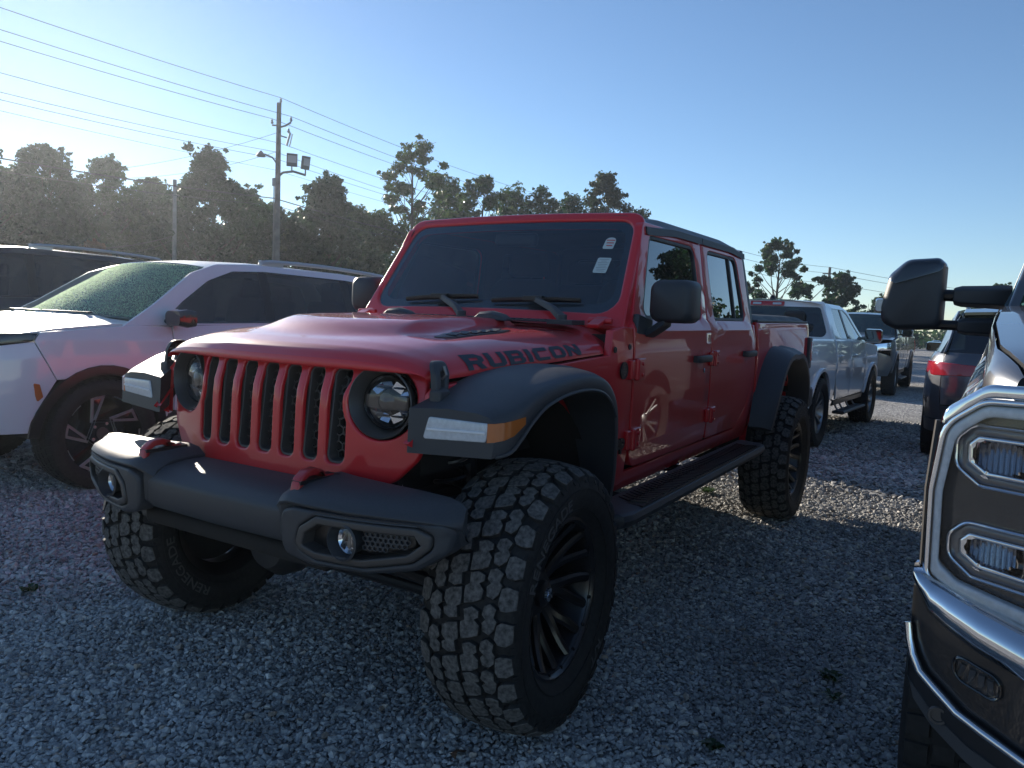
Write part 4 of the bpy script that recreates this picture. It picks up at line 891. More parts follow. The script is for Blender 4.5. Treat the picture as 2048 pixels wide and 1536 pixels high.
def dew_mat():
    m = bpy.data.materials.new('dew beads'); m.use_nodes = True; N = m.node_tree.nodes; L = m.node_tree.links; N.remove(N['Principled BSDF'])
    d = N.new('ShaderNodeBsdfDiffuse'); d.inputs[0].default_value = (0.60, 0.78, 0.56, 1); t = N.new('ShaderNodeBsdfTranslucent'); t.inputs[0].default_value = (0.82, 0.98, 0.74, 1)
    x = N.new('ShaderNodeMixShader'); x.inputs[0].default_value = 0.6; L.new(d.outputs[0], x.inputs[1]); L.new(t.outputs[0], x.inputs[2]); L.new(x.outputs[0], N['Material Output'].inputs[0]); return m
DEWB = dew_mat()
def make_tyre(R, hw, rim, N=44, name='tyre'):
    mb = MB(); r_of = lambda w: R-0.010-0.7*w*w-(0 if abs(w) < hw*.8 else (abs(w)-hw*.8)**2*8)
    prof = [(r_of(w), w) for w in np.linspace(-hw*0.93, hw*0.93, 11)]
    sd = [(R-0.045, hw*1.0), (R-0.08, hw*1.03), ((R+rim)/2, hw*1.02), (rim+0.015, hw*0.90), (rim-0.01, hw*0.80)]
    mb.lathe([(r, -w) for r, w in reversed(sd)]+prof+sd, 56)
    for k in range(N):
        for w0, w1, ph in ((-0.92, -0.58, 0), (-0.52, -0.20, .3), (-0.14, 0.14, .6), (0.20, 0.52, .1), (0.58, 0.92, .5)):
            tread_block(mb, [(ph, w0*hw), (ph+.12, w1*hw), (ph+.86, w1*hw), (ph+.74, w0*hw)], N, k, None, r_of, 0.009, hw, 0)
    return mesh_of(name, mb, [RUB], 40)
def make_star_rim(R):                                     # black five spoke wheel with thin machined outlines
    mb = MB(); o = 0.105
    mb.lathe([(R+0.006, o), (R+0.004, o+.008), (R-0.012, o+0.004), (R-0.02, o-.03), (R-0.04, -0.05)], 56)
    mb.lathe([(0, 0.0), (R-0.03, 0.0)], 40)
    star = []
    for k in range(5):
        a = rad(90+72*k)
        for da, r in ((-26, .93), (-46, .93)): star.append((R*r*math.cos(a+rad(da)), R*r*math.sin(a+rad(da))))
        star.append((R*.42*math.cos(a-rad(72)), R*.42*math.sin(a-rad(72))))
    star = ccw(star)
    plate(mb, star, [], 0.05, lambda u, v, w: (u, o-0.035+0.02*math.hypot(u, v)/R+w, v), 0.006, 2)
    plate(mb, offs(star, -0.004), [offs(star, 0.014)], 0.01, lambda u, v, w: (u, o-0.030+0.02*math.hypot(u, v)/R+w, v), 0.002, 1, mi=1)
    for k in range(5):
        a = rad(90+72*k-3); mb.tube([((R*.93)*math.cos(a+t), o-0.008, (R*.93)*math.sin(a+t)) for t in np.linspace(-.16, .16, 6)], 0.006, 6, mi=1)
        mb.lathe([(0.012, 0.07), (0.011, 0.085), (0, 0.087)], 8, (0.075*math.cos(a), 0, 0.075*math.sin(a)), mi=1)
    mb.lathe([(0.046, 0.07), (0.044, 0.088), (0, 0.092)], 24, mi=2)
    return mesh_of('rim', mb, [BLKG, MACH, GREYB], 30)
def make_alloy(R, n, m1, m2, fork=0.10, name='rim'):
    mb = MB(); o = 0.10
    mb.lathe([(R+0.006, o), (R+0.004, o+.008), (R-0.012, o+0.004), (R-0.02, o-.03), (R-0.04, -0.05)], 48)
    mb.lathe([(0, 0.0), (R-0.03, 0.0)], 32, mi=1)
    for k in range(n):
        a0 = 2*math.pi*k/n
        for s in (-1, 1):
            ring = []
            for t in np.linspace(0, 1, 5):
                rr = 0.05+(R-0.07)*t; aa = a0+s*fork*(0.3+t); w = o-0.045+0.035*t; wd = 0.017
                c = Vector((math.cos(aa), 0, math.sin(aa))); tn = Vector((-math.sin(aa), 0, math.cos(aa))); ce = c*rr+Vector((0, w, 0))
                ring.append([ce-tn*wd, ce-tn*wd*.5+Vector((0, .006, 0)), ce+tn*wd*.5+Vector((0, .006, 0)), ce+tn*wd, ce-Vector((0, .03, 0))])
            mb.loft(ring)
    mb.lathe([(0.08, 0.03), (0.07, 0.062), (0.04, 0.075), (0, 0.078)], 24)
    return mesh_of(name, mb, [m1, m2], 30)

class Car:
    """side skin that wraps round the corners: u runs along the flank (x on the straight part), v is height"""
    def __init__(s, root, hw, xf, fx, fy, xr, rx, ry, zs, ins):
        s.root, s.hw, s.xf, s.fx, s.fy, s.xr, s.rx, s.ry, s.zs, s.ins = root, hw, xf, fx, fy, xr, rx, ry, zs, ins
        s.Lf = math.pi/4*(fx+fy); s.Lr = math.pi/4*(rx+ry)
    def fn(s, sd, off=0.0):
        def f(u, v, w):
            d = w+off-interp(v, s.zs, s.ins)
            if u > s.xf:
                th = (u-s.xf)/s.Lf*math.pi/2; e = max(0, th-math.pi/2)*s.Lf/(math.pi/2); th = min(th, math.pi/2)
                x, y = s.xf+s.fx*math.sin(th)+e*0.08, s.hw-s.fy*(1-math.cos(th))-e; n = Vector((math.sin(th)/s.fx, math.cos(th)/s.fy)).normalized()
            elif u < s.xr:
                th = (s.xr-u)/s.Lr*math.pi/2; e = max(0, th-math.pi/2)*s.Lr/(math.pi/2); th = min(th, math.pi/2)
                x, y = s.xr-s.rx*math.sin(th)-e*0.05, s.hw-s.ry*(1-math.cos(th))-e; n = Vector((-math.sin(th)/s.rx, math.cos(th)/s.ry)).normalized()
            else: x, y, n = u, s.hw, Vector((0, 1))
            return (x+n.x*d, sd*(y+n.y*d), v)
        return f
    def panel(s, name, sd, P, mat, parent=None, holes=(), r=0.0, thick=0.02, bev=0.005, off=0.0, grid=0.12):
        mb = MB(); P = rpoly(P, r) if r else P
        plate(mb, P, list(holes), thick, s.fn(sd, off), bev, 2, grid, vlines=[z for z in s.zs if 0.4 < z])
        return mk(name, mb, mat, parent or s.root, 50, wn=True)
def archpts(cx, cz, r, a0, a1, n=14): return [(cx+r*math.cos(rad(a)), cz+r*math.sin(rad(a))) for a in np.linspace(a0, a1, n)]

def suv(name, label, paint, loc, rz, wheel, WB=3.07, zsc=1.0, wsg=DEWG, winm=CABG, group=None, rail=True, clad=True, wetroof=None):
    global XF
    rt = thing(name, label, 'suv', loc, rz, group)
    XF = Matrix.Diagonal((1, 1, zsc, 1))
    C = Car(rt, 0.965, 0.30, 0.66, 0.60, -WB-0.55, 0.50, 0.38, [0.42, 0.60, 0.75, 0.95, 1.08, 1.16, 1.22], [0.045, 0.012, 0.0, 0.010, 0.026, 0.05, 0.085])
    AR = 0.485; Z = 0.395; RC = -WB
    for sd in (1, -1):
        fa = archpts(0, Z, AR, 168, 8)
        C.panel('fender', sd, [(-0.545, 0.52), (-0.545, 1.168), (-0.20, 1.172), (0.42, 1.118), (0.46, 1.060), (0.335, 0.80)]+[p for p in reversed(fa) if p[0] < 0.33]+[(-0.50, 0.48)], paint)
        bm_ = C.panel('front_bumper', sd, [(0.338, 0.797), (0.463, 1.055), (0.70, 1.02), (1.6555, 1.02), (1.6555, 0.44), (0.50, 0.445), (0.485, 0.52)]+[p for p in fa if p[0] > 0.40][::-1][:0]+[(0.44, 0.62)], paint)
        C.panel('headlight', sd, [(0.435, 1.113), (0.475, 1.056), (0.70, 1.030), (1.25, 1.02), (1.25, 1.085), (0.9, 1.095)], LENSD, None, (), 0.0, 0.02, 0.003, 0.002)
        C.panel('headlight_housing', sd, [(0.435, 1.111), (0.475, 1.056), (0.70, 1.030), (1.25, 1.02), (1.25, 1.085), (0.9, 1.095)], BLKG, None, (), 0.0, 0.02, 0.0, -0.012)
        C.panel('side_marker', sd, [(0.418, 0.690), (0.438, 0.775), (0.475, 0.785), (0.465, 0.70), (0.452, 0.655)], AMBER, bm_, (), 0.008, 0.01, 0.003, 0.003, 0.05)
        C.panel('lower_grille', sd, [(0.78, 0.50), (0.80, 0.70), (0.95, 0.66), (0.98, 0.50)], BLKS, bm_, (), 0.02, 0.01, 0.003, 0.003)
        C.panel('upper_grille', sd, [(1.12, 0.96), (1.20, 0.66), (1.655, 0.62), (1.655, 0.98)], BLKS, bm_, (), 0.0, 0.012, 0.003, 0.005)
        C.panel('front_door', sd, [(-0.555, 0.52), (-0.555, 1.172), (-1.545, 1.205), (-1.545, 0.52)], paint, None, (), 0.02)
        ra = archpts(RC, Z, AR, 172, 8)
        d2 = C.panel('rear_door', sd, [(-1.555, 0.52), (-1.555, 1.205), (-2.62, 1.215), (-2.66, 0.93)]+[p for p in reversed(ra) if p[0] > RC+0.36]+[(-2.56, 0.52)], paint)
        C.panel('quarter_panel', sd, [(-2.63, 1.215), (RC-0.92, 1.215), (RC-0.97, 1.12), (RC-1.0, 0.50), (RC-0.52, 0.50)]+[p for p in ra if p[0] < RC+0.36]+[(-2.672, 0.93)], paint)
        if clad:
            for cx in (0, RC): C.panel('arch_trim', sd, archpts(cx, Z, AR+0.012, 180, 2, 18)+archpts(cx, Z, AR-0.055, 2, 180, 18), BLKS, None, (), 0, 0.05, 0.006, 0.008, 0.1)
        C.panel('sill', sd, [(-0.50, 0.40), (-0.50, 0.51), (RC+0.50, 0.51), (RC+0.50, 0.40)], BLKP, None, (), 0, 0.03)
        for d_, x in (('front_door', -1.38), ('rear_door', -2.45)):
            mb = MB(); mb.loft([[(x+dx, sd*(0.945+oy+a), 1.075+b) for a, b in ((-.01, -.012), (.01, -.013), (.014, 0), (.01, .013), (-.01, .012))] for dx, oy in ((0.11, 0.0), (0.09, 0.02), (-0.09, 0.02), (-0.11, 0.0))]); mk('door_handle', mb, paint, rt, bevel=0.003)
        # greenhouse side
        gy = lambda z: interp(z, [1.16, 1.22, 1.62, 1.70, 1.74], [0.90, 0.882, 0.735, 0.690, 0.62])
        gf = lambda off: (lambda u, v, w: (u, sd*(gy(v)+w+off-0.10*sstep(RC-0.3, RC-0.95, u)), v))
        outl = [(-0.16, 1.165), (-0.44, 1.33), (-0.84, 1.60), (-1.10, 1.690), (-1.5, 1.722), (-2.6, 1.715), (RC-0.45, 1.665), (RC-0.72, 1.42), (RC-0.92, 1.22), (RC-0.9, 1.20), (-1.5, 1.20)]
        win = rpoly([(-0.475, 1.192), (-0.70, 1.365), (-0.98, 1.545), (-1.25, 1.640), (-1.6, 1.662), (-2.6, 1.650), (RC-0.30, 1.600), (RC-0.42, 1.45), (RC-0.52, 1.235), (-1.5, 1.215)], [.015, .1, .3, .2, .1, .1, .06, .03, .03, .1])
        mb = MB(); plate(mb, outl, [win], 0.02, gf(0), 0.006, 2, 0.12); mk('roof_side', mb, paint, rt, 50, wn=True)
        mb = MB(); plate(mb, offs(ccw(win), -0.002), [offs(ccw(win), 0.012)], 0.01, gf(0.002), 0.002, 1, 0.2); mk('window_trim', mb, BLKG, rt)
        mb = MB(); plate(mb, offs(ccw(win), 0.004), [], 0.0, gf(-0.008), 0, 1, 0.2); mk('side_glass', mb, winm, rt, 60)
        for x0, x1 in ((-1.50, -1.60), (-2.52, -2.62)):
            mb = MB(); plate(mb, [(x0, 1.21), (x0-0.02, 1.66), (x1-0.02, 1.66), (x1, 1.21)], [], 0.012, gf(-0.003), 0.002, 1); mk('pillar_cover', mb, BLKS, rt)
        # mirror
        mb = MB(); mb.loft([[(x, sd*y, z) for y, z in rrect(1.02, 1.235, w_, h_, r_, 4)] for x, w_, h_, r_ in ((-0.62, 0.20, 0.12, 0.03), (-0.55, 0.22, 0.14, 0.04), (-0.48, 0.18, 0.11, 0.04))]); mb.box((-0.58, sd*0.91, 1.21), (0.06, 0.10, 0.03)); mk('door_mirror', mb, BLKG, rt, 50)
        if rail:
            mb = MB(); mb.tube(catmull([(-1.62, sd*0.625, 1.722), (-1.72, sd*0.63, 1.760), (-2.4, sd*0.635, 1.768), (RC-0.15, sd*0.62, 1.738), (RC-0.25, sd*0.61, 1.70)], 4), 0.018, 8); mb.box((-1.75, sd*0.625, 1.738), (0.26, 0.035, 0.04), (0, rad(-5), 0)); mk('roof_rail', mb, SILV, rt, 40)
        C.panel('tail_light', sd, [(RC-0.60, 1.12), (RC-0.62, 0.985), (RC-0.86, 0.965), (RC-1.50, 0.985), (RC-1.50, 1.085), (RC-0.95, 1.11)], REDL, None, (), 0.015, 0.02, 0.006, 0.008)
        C.panel('liftgate', sd, [(RC-0.925, 1.215), (RC-0.975, 1.12), (RC-1.0, 0.66), (RC-1.8245, 0.66), (RC-1.8245, 1.215)], paint, None, (), 0.01)
        C.panel('rear_bumper', sd, [(RC-0.52, 0.49), (RC-1.0, 0.49), (RC-1.0, 0.65), (RC-1.8245, 0.65), (RC-1.8245, 0.36), (RC-0.55, 0.36)], BLKP, None, (), 0, 0.03, 0.005, 0.006)
        for cx in (0, RC):
            mb = MB(); mb.grid(lambda a, b: (cx+0.45*math.cos(math.pi*a), sd*(0.55+0.36*b), Z+0.45*math.sin(math.pi*a)), 14, 1); mb.grid(lambda a, b: (cx+0.45*b*math.cos(math.pi*a), sd*0.56, Z+0.45*b*math.sin(math.pi*a)), 14, 1); mk('wheel_liner', mb, DARK, rt)
            add_wheel(rt, (cx, sd*0.835, wheel[0]), 0 if sd > 0 else math.pi, wheel[1])
    # hood
    def hz(x, y): return interp(x, [-0.35, -0.1, 0.3, 0.6, 0.85, 0.93], [1.235, 1.232, 1.195, 1.15, 1.09, 1.04])-0.05*(abs(y)/0.86)**3
    def hd(a, b):
        t = (b-0.5)*2; y = t*0.868; xb = -0.08-0.26*t*t; xe = 0.92-0.40*abs(t)**3; x = xb+(xe-xb)*a
        y2 = math.copysign(min(abs(y), C.hw-0.06-C.fy*(1-math.sqrt(max(0, 1-((x-C.xf)/C.fx)**2))) if x > C.xf else 9), y)
        return (x, y2, hz(x, y2)+0.012*(1-sstep(0.0, 0.12, abs(abs(y2)-0.52))))
    mb = MB(); mb.grid(hd, 20, 36)
    for b in (0, 1): mb.grid(lambda a, c, b=b: (lambda p: (p[0], p[1]+(0.018 if b else -0.018)*c, p[2]-0.052*c))(hd(a, b)), 20, 2)
    mk('hood', mb, wetroof or paint, rt, 40)
    def wsf(a, b):
        t = (b-0.5)*2; p0 = Vector((-0.12-0.24*t*t, 0.865*t, 1.236-0.03*t*t)); p1 = Vector((-0.94-0.08*t*t, 0.655*t, 1.700-0.035*t*t)); p = p0.lerp(p1, a); p.z += 0.004*math.sin(math.pi*a); return p
    mb = MB(); mb.grid(wsf, 10, 20); ws = mk('windshield', mb, wsg, rt, 60)
    if wetroof:                                   # beads of dew standing on the glass
        rs = np.random.RandomState(4); mb = MB()
        for k in range(34000):
            p = wsf(0.03+0.94*rs.rand(), 0.02+0.96*rs.rand()); r = 0.0029*rs.uniform(0.6, 1.4); c = p+Vector((0.5, 0, 0.9))*r; n = Vector(rs.normal(size=3)).normalized(); u = n.orthogonal().normalized()*r; v = n.cross(u)
            mb.add([c+u, c+v, c-u, c-v], [(0, 1, 2, 3)])
        dw = mk('dew', mb, DEWB, ws, 180); dw['kind'] = 'stuff'
    mb = MB(); mb.box((-1.02, 0.0, 1.60), (0.10, 0.22, 0.06), (0, rad(40), 0)); mk('inner_mirror', mb, BLKS, rt, bevel=0.01)
    mb = MB(); mb.box((-0.11, 0.25, 1.252), (0.03, 0.5, 0.012), (0, 0, rad(10))); mb.box((-0.10, -0.35, 1.25), (0.03, 0.5, 0.012), (0, 0, rad(-4))); mk('wiper', mb, BLKS, rt)
    def rfn(a, b):
        t = (b-0.5)*2; x = -0.94-0.08*t*t+(RC-0.55+0.94)*a
        return (x, t*interp(a, [0, 1], [0.655, 0.64]), interp(a, [0, .12, .3, .7, 1], [1.700, 1.738, 1.758, 1.745, 1.690])-0.035*t*t-0.01*abs(t)**6)
    mb = MB(); mb.grid(rfn, 24, 24); mk('roof', mb, wetroof or paint, rt, 50)
    def rwf(a, b):
        t = (b-0.5)*2; p0 = Vector((RC-0.50, 0.62*t, 1.675)); p1 = Vector((RC-0.98+0.10*t*t, 0.82*t, 1.20)); return p0.lerp(p1, a)
    mb = MB(); mb.grid(rwf, 8, 16); mk('rear_window', mb, SDG, rt, 60)
    def spf(a, b):
        t = (b-0.5)*2; return (RC-0.42-0.28*a, 0.63*t, 1.712-0.045*a-0.02*t*t)
    mb = MB(); mb.grid(spf, 4, 16); mb.grid(lambda a, b: (lambda p: (p[0], p[1], p[2]-0.03*a))(spf(1, b)), 1, 16); mk('spoiler', mb, BLKG, rt, 50)
    mb = MB(); mb.box((-1.4, 0, 0.62), (3.9, 1.5, 0.3)); mb.box((0.25, 0, 0.82), (0.9, 1.1, 0.4)); mk('underbody', mb, DARK, rt)
    mb = MB(); mb.box((-0.5, 0, 1.08), (0.5, 1.55, 0.16)); mk('dashboard', mb, INT, rt, bevel=0.04)
    for x in (-1.55, -2.55):
        for y in (0.38, -0.38):
            mb = MB(); mb.box((x+0.2, y, 0.86), (0.5, 0.5, 0.16)); mb.box((x-0.12, y, 1.16), (0.14, 0.48, 0.55), (0, rad(-12), 0)); mb.box((x-0.22, y, 1.50), (0.09, 0.26, 0.16), (0, rad(-10), 0)); mk('seat', mb, INT, rt, bevel=0.04, seg=3)
    XF = None
    return rt
T22 = make_tyre(0.405, 0.138, 0.288); STAR = make_star_rim(0.292); WH22 = (0.398, (('tyre', T22), ('rim', STAR)))
A18 = make_alloy(0.255, 6, SILV, DARK); T18 = make_tyre(0.385, 0.130, 0.25); WH18 = (0.378, (('tyre', T18), ('rim', A18)))
DEWP = pmat('dew covered pearl paint', (0.62, 0.61, 0.60), 0.45, coat=0.7, crough=0.25, bump=0.6, bscale=260, var=0.12, vscale=140)
suv('white_suv', 'pearl white suv with black star wheels and dewy windshield beside the red pickup', WPAINT, (-0.95, -4.195, 0), rad(0), WH22, wetroof=DEWP)
suv('black_suv', 'black suv with dark windows parked beyond the pearl white suv', KPAINT, (-1.0, -8.25, 0), rad(0), WH18, zsc=1.12, wsg=SDG)
suv('grey_suv', 'slate grey suv seen from behind with red tail light, under the big tow mirror', G2PAINT, (-11.0, 2.42, 0), math.pi+rad(0.5), WH18, zsc=0.98)
# ------------------------------------------------------------------ generic crew cab pickup (white one behind the red pickup, grey one facing us)
def pickup(name, label, paint, loc, rz, wheel, WB=3.337, zsc=1.0, group=None, chromef=False, badge=None, wsg=TEALG):
    global XF
    rt = thing(name, label, 'pickup truck', loc, rz, group); XF = Matrix.Diagonal((1, 1, zsc, 1))
    RC = -WB; TAIL = RC-1.13
    C = Car(rt, 0.955, 0.35, 0.58, 0.42, TAIL+0.10, 0.09, 0.09, [0.42, 0.55, 0.75, 0.92, 1.02, 1.12, 1.22, 1.27], [0.05, 0.02, 0.006, 0.0, 0.004, 0.02, 0.03, 0.055])
    Z, AR = 0.40, 0.50; CB = -2.56
    for sd in (1, -1):
        fa = archpts(0, Z, AR, 166, 14); ra = archpts(RC, Z, AR, 166, 14)
        C.panel('fender', sd, [(-0.60, 0.50), (-0.60, 1.215), (-0.1, 1.20), (0.45, 1.16), (0.62, 1.12), (0.62, 0.82), (0.50, 0.62)]+list(reversed(fa)), paint)
        C.panel('front_door', sd, [(-0.61, 0.50), (-0.61, 1.225), (-1.595, 1.255), (-1.595, 0.50)], paint, None, (), 0.02)
        C.panel('rear_door', sd, [(-1.605, 0.50), (-1.605, 1.255), (CB+0.04, 1.262), (CB+0.02, 0.78), (CB+0.18, 0.50)], paint, None, (), 0.02)
        bs = C.panel('bed_side', sd, [(CB-0.02, 0.52), (CB-0.01, 1.262), (TAIL+0.02, 1.265), (TAIL, 0.52), (RC-0.52, 0.50)]+ra[:0]+[p for p in ra][0:0]+list(reversed([p for p in reversed(ra)]))+[(RC+0.56, 0.50)], paint)
        C.panel('sill', sd, [(-0.50, 0.42), (-0.50, 0.49), (CB+0.1, 0.49), (CB+0.1, 0.42)], BLKS, None, (), 0, 0.02)
        for cx in (0, RC):
            mb = MB(); mb.grid(lambda a, b: (cx+0.47*math.cos(math.pi*a), sd*(0.52+0.40*b), Z+0.48*math.sin(math.pi*a)), 14, 1); mb.grid(lambda a, b: (cx+0.47*b*math.cos(math.pi*a), sd*0.53, Z+0.48*b*math.sin(math.pi*a)), 14, 1); mk('wheel_liner', mb, DARK, rt)
            C.panel('arch_lip', sd, archpts(cx, Z, AR+0.030, 170, 10, 18)+archpts(cx, Z, AR-0.015, 10, 170, 18), paint, None, (), 0, 0.03, 0.008, 0.022, 0.1)
            add_wheel(rt, (cx, sd*0.835, wheel[0]), 0 if sd > 0 else math.pi, wheel[1])
        for x in (-1.46, -2.36):
            mb = MB(); mb.loft([[(x+dx, sd*(0.945+oy+a), 1.055+b) for a, b in ((-.01, -.014), (.01, -.015), (.016, 0), (.01, .015), (-.01, .014))] for dx, oy in ((0.10, 0.0), (0.08, 0.02), (-0.08, 0.02), (-0.10, 0.0))]); mk('door_handle', mb, paint, rt, bevel=0.003)
        gy = lambda z: interp(z, [1.20, 1.27, 1.66, 1.72], [0.905, 0.885, 0.735, 0.68])
        gf = lambda off: (lambda u, v, w: (u, sd*(gy(v)+w+off), v))
        outl = [(-0.42, 1.215), (-0.72, 1.38), (-1.12, 1.66), (-1.35, 1.718), (CB+0.22, 1.718), (CB+0.06, 1.60), (CB+0.02, 1.265)]
        win = rpoly([(-0.70, 1.262), (-0.92, 1.41), (-1.20, 1.605), (-1.40, 1.655), (CB+0.44, 1.655), (CB+0.36, 1.40), (CB+0.42, 1.30), (CB+0.52, 1.275)], [.02, .1, .15, .1, .05, .05, .05, .05])
        mb = MB(); plate(mb, outl, [win], 0.02, gf(0), 0.006, 2, 0.14); mk('cab_side', mb, paint, rt, 50, wn=True)
        mb = MB(); plate(mb, offs(ccw(win), 0.003), [], 0.0, gf(-0.008), 0, 1, 0.2); mk('side_glass', mb, CABG, rt, 60)
        mb = MB(); plate(mb, [(-1.55, 1.268), (-1.57, 1.65), (-1.66, 1.65), (-1.65, 1.268)], [], 0.012, gf(-0.002), 0.002, 1); mk('pillar_cover', mb, BLKS, rt)
        mb = MB(); mb.loft([[(x, sd*y, z) for y, z in rrect(1.06, 1.325, w_, h_, r_, 4)] for x, w_, h_, r_ in ((-0.86, 0.215, 0.175, 0.03), (-0.80, 0.235, 0.195, 0.04), (-0.70, 0.19, 0.15, 0.05))]); mb.box((-0.80, sd*0.92, 1.28), (0.07, 0.12, 0.04)); mr = mk('door_mirror', mb, BLKG, rt, 50)
        mb = MB(); plate(mb, rrect(sd*1.06, 1.325, 0.195, 0.155, 0.025), [], 0, lambda u, v, w: (-0.863, u, v), 0, 1); mk('mirror_glass', mb, pmat('dark mirror', (0.10, 0.11, 0.12), 0.05, 1.0), mr)
        e = empty('side_step', rt)
        mb = MB(); mb.loft([[(x, sd*y, z) for y, z in ((0.86, 0.335), (1.00, 0.34), (1.015, 0.315), (0.99, 0.295), (0.86, 0.30))] for x in (-0.72, -0.78, CB+0.42, CB+0.36)]); mk('step_board', mb, BLKP, e, bevel=0.006)
        for x in (-0.95, -1.35, -1.75, -2.05):
            mb = MB(); mb.tube([(x, sd*0.92, 0.32), (x, sd*0.88, 0.36), (x, sd*0.84, 0.44), (x, sd*0.80, 0.47)], 0.012, 8); mk('step_bracket', mb, STEEL, e)
        C.panel('tail_light', sd, [(TAIL+0.12, 1.17), (TAIL+0.12, 0.86), (TAIL-0.10, 0.86), (TAIL-0.10, 1.20)], REDL, None, (), 0.01, 0.02, 0.006, 0.006)
        # headlamp and front
        fr = C.panel('headlight', sd, [(0.53, 1.075), (0.60, 0.97), (1.02, 0.95), (1.02, 1.05)], LENSC, None, (), 0.01, 0.02, 0.004, 0.012); C.panel('headlight_housing', sd, [(0.53, 1.075), (0.60, 0.97), (1.02, 0.95), (1.02, 1.05)], CHROME, None, (), 0.01, 0.02, 0.0, -0.01)
        C.panel('grille', sd, [(0.63, 1.11), (1.05, 1.07), (1.669, 1.07), (1.669, 0.62), (1.02, 0.62), (0.99, 0.94), (0.63, 0.95)], CHROME if chromef else BLKS, None, (), 0.01, 0.02)
        C.panel('front_bumper', sd, [(0.51, 0.60), (0.63, 0.83), (0.97, 0.90), (1.669, 0.60), (1.669, 0.42), (0.62, 0.42)], paint if chromef else BLKP, None, (), 0.01, 0.02, 0.006, 0.004)
    if badge:
        def zf(u, v, w): return (RC-0.72-u, -C.hw-0.003-w, 1.075+v)
        mb = text_mb(badge, 0.125, 0.003, zf, 1.25, 0.006); mk('badge_lettering', mb, BLKS, rt)
    def hd(a, b):
        t = (b-0.5)*2; xb = -0.34-0.22*t*t; xe = 0.92-0.30*abs(t)**3; x = xb+(xe-xb)*a; y = t*0.90
        return (x, y, interp(x, [-0.5, 0.2, 0.7, 0.93], [1.29, 1.265, 1.21, 1.12])-0.06*abs(t)**4+0.02*(1-sstep(0.45, 0.6, abs(t))))
    mb = MB(); mb.grid(hd, 16, 30); mk('hood', mb, paint, rt, 50)
    def wsf(a, b):
        t = (b-0.5)*2; return Vector((-0.36-0.24*t*t, 0.885*t, 1.275-0.03*t*t)).lerp(Vector((-1.12-0.08*t*t, 0.68*t, 1.712-0.03*t*t)), a)
    mb = MB(); mb.grid(wsf, 8, 16); mk('windshield', mb, wsg, rt, 60)
    def rfn(a, b):
        t = (b-0.5)*2; x = -1.12-0.08*t*t+(CB+0.14+1.12)*a; return (x, t*0.685, interp(a, [0, .2, .8, 1], [1.712, 1.752, 1.765, 1.748])-0.035*t*t-0.02*abs(t)**8)
    mb = MB(); mb.grid(rfn, 12, 24); mk('roof', mb, paint, rt, 50)
    # back of the cab
    bf = lambda off: (lambda u, v, w: (CB+0.02+0.24*max(0, v-1.26)/0.5*0.6+0.03*(u/0.8)**2-w-off, u, v))
    P = rpoly([(-0.90, 1.24), (0.90, 1.24), (0.70, 1.735), (-0.70, 1.735)], [.01, .01, .05, .05]); H = rpoly([(-0.80, 1.285), (0.80, 1.285), (0.665, 1.655), (-0.665, 1.655)], [.06, .06, .05, .05])
    mb = MB(); plate(mb, P, [H], 0.03, bf(0), 0.006, 2, 0.15); cb = mk('cab_back', mb, paint, rt, 50, wn=True)
    mb = MB(); plate(mb, offs(ccw(H), -0.004), [], 0, bf(0.002), 0, 1, 0.2); mk('rear_window', mb, SDG, cb, 60)
    mb = MB(); plate(mb, rrect(0, 1.695, 0.44, 0.062, 0.012), [], 0.02, bf(0.02), 0.006, 2); bl = mk('brake_light', mb, REDL, cb, 50)
    for u in (-0.13, 0.13):
        mb = MB(); plate(mb, rrect(u, 1.695, 0.11, 0.028, 0.005), [], 0.004, bf(0.023), 0.001, 1); mk('cargo_lamp', mb, WHL, bl)
    mb = MB(); mb.lathe([(0.05, -0.01), (0.03, 0.03), (0.008, 0.05), (0.006, 0.06)], 12, (-2.2, 0, 1.765), 'z'); mb.tube([(-2.2, 0, 1.81), (-2.28, 0, 1.98)], 0.004, 6); mk('antenna', mb, BLKS, rt)
    mb = MB(); mb.box((TAIL+0.02, 0, 0.98), (0.05, 1.66, 0.54)); mk('tailgate', mb, paint, rt, bevel=0.015)
    mb = MB(); mb.box((TAIL-0.06, 0, 0.55), (0.16, 1.80, 0.16)); mk('rear_bumper', mb, BLKP, rt, bevel=0.03)
    mb = MB(); mb.box(((CB+TAIL)/2, 0, 1.20), (abs(TAIL-CB)-0.05, 1.70, 0.05)); mk('bed_cover', mb, BLKS, rt, bevel=0.01)
    mb = MB(); mb.box((-1.6, 0, 0.58), (4.4, 1.4, 0.22)); mb.box((0.2, 0, 0.85), (0.8, 1.2, 0.4)); mb.box((-0.68, 0, 1.12), (0.3, 1.6, 0.2)); mb.box((-1.6, 0, 0.72), (1.9, 1.7, 0.05)); mk('underbody', mb, DARK, rt)
    for x in (-1.55, -2.35):
        for y in (0.38, -0.38):
            mb = MB(); mb.box((x-0.05, y, 1.18), (0.14, 0.48, 0.55), (0, rad(-12), 0)); mb.box((x-0.15, y, 1.53), (0.09, 0.26, 0.15), (0, rad(-10), 0)); mk('seat', mb, INT, rt, bevel=0.04, seg=3)
    XF = None
    return rt
A20 = make_alloy(0.262, 7, SILV, DARK, 0.12); TAT = make_tyre(0.415, 0.14, 0.258); WHT_ = (0.408, (('tyre', TAT), ('rim', A20)))
pickup('white_pickup', 'white crew cab pickup parked tail to tail behind the red pickup', WPAINT2, (-10.72, -0.365, 0), math.pi-0.043, WHT_, badge='Z71')
pickup('grey_pickup', 'dark grey pickup facing the camera past the white pickup', SPAINT, (-17.1, -0.62, 0), 0.0, WHT_, WB=3.75, zsc=1.07, chromef=True)
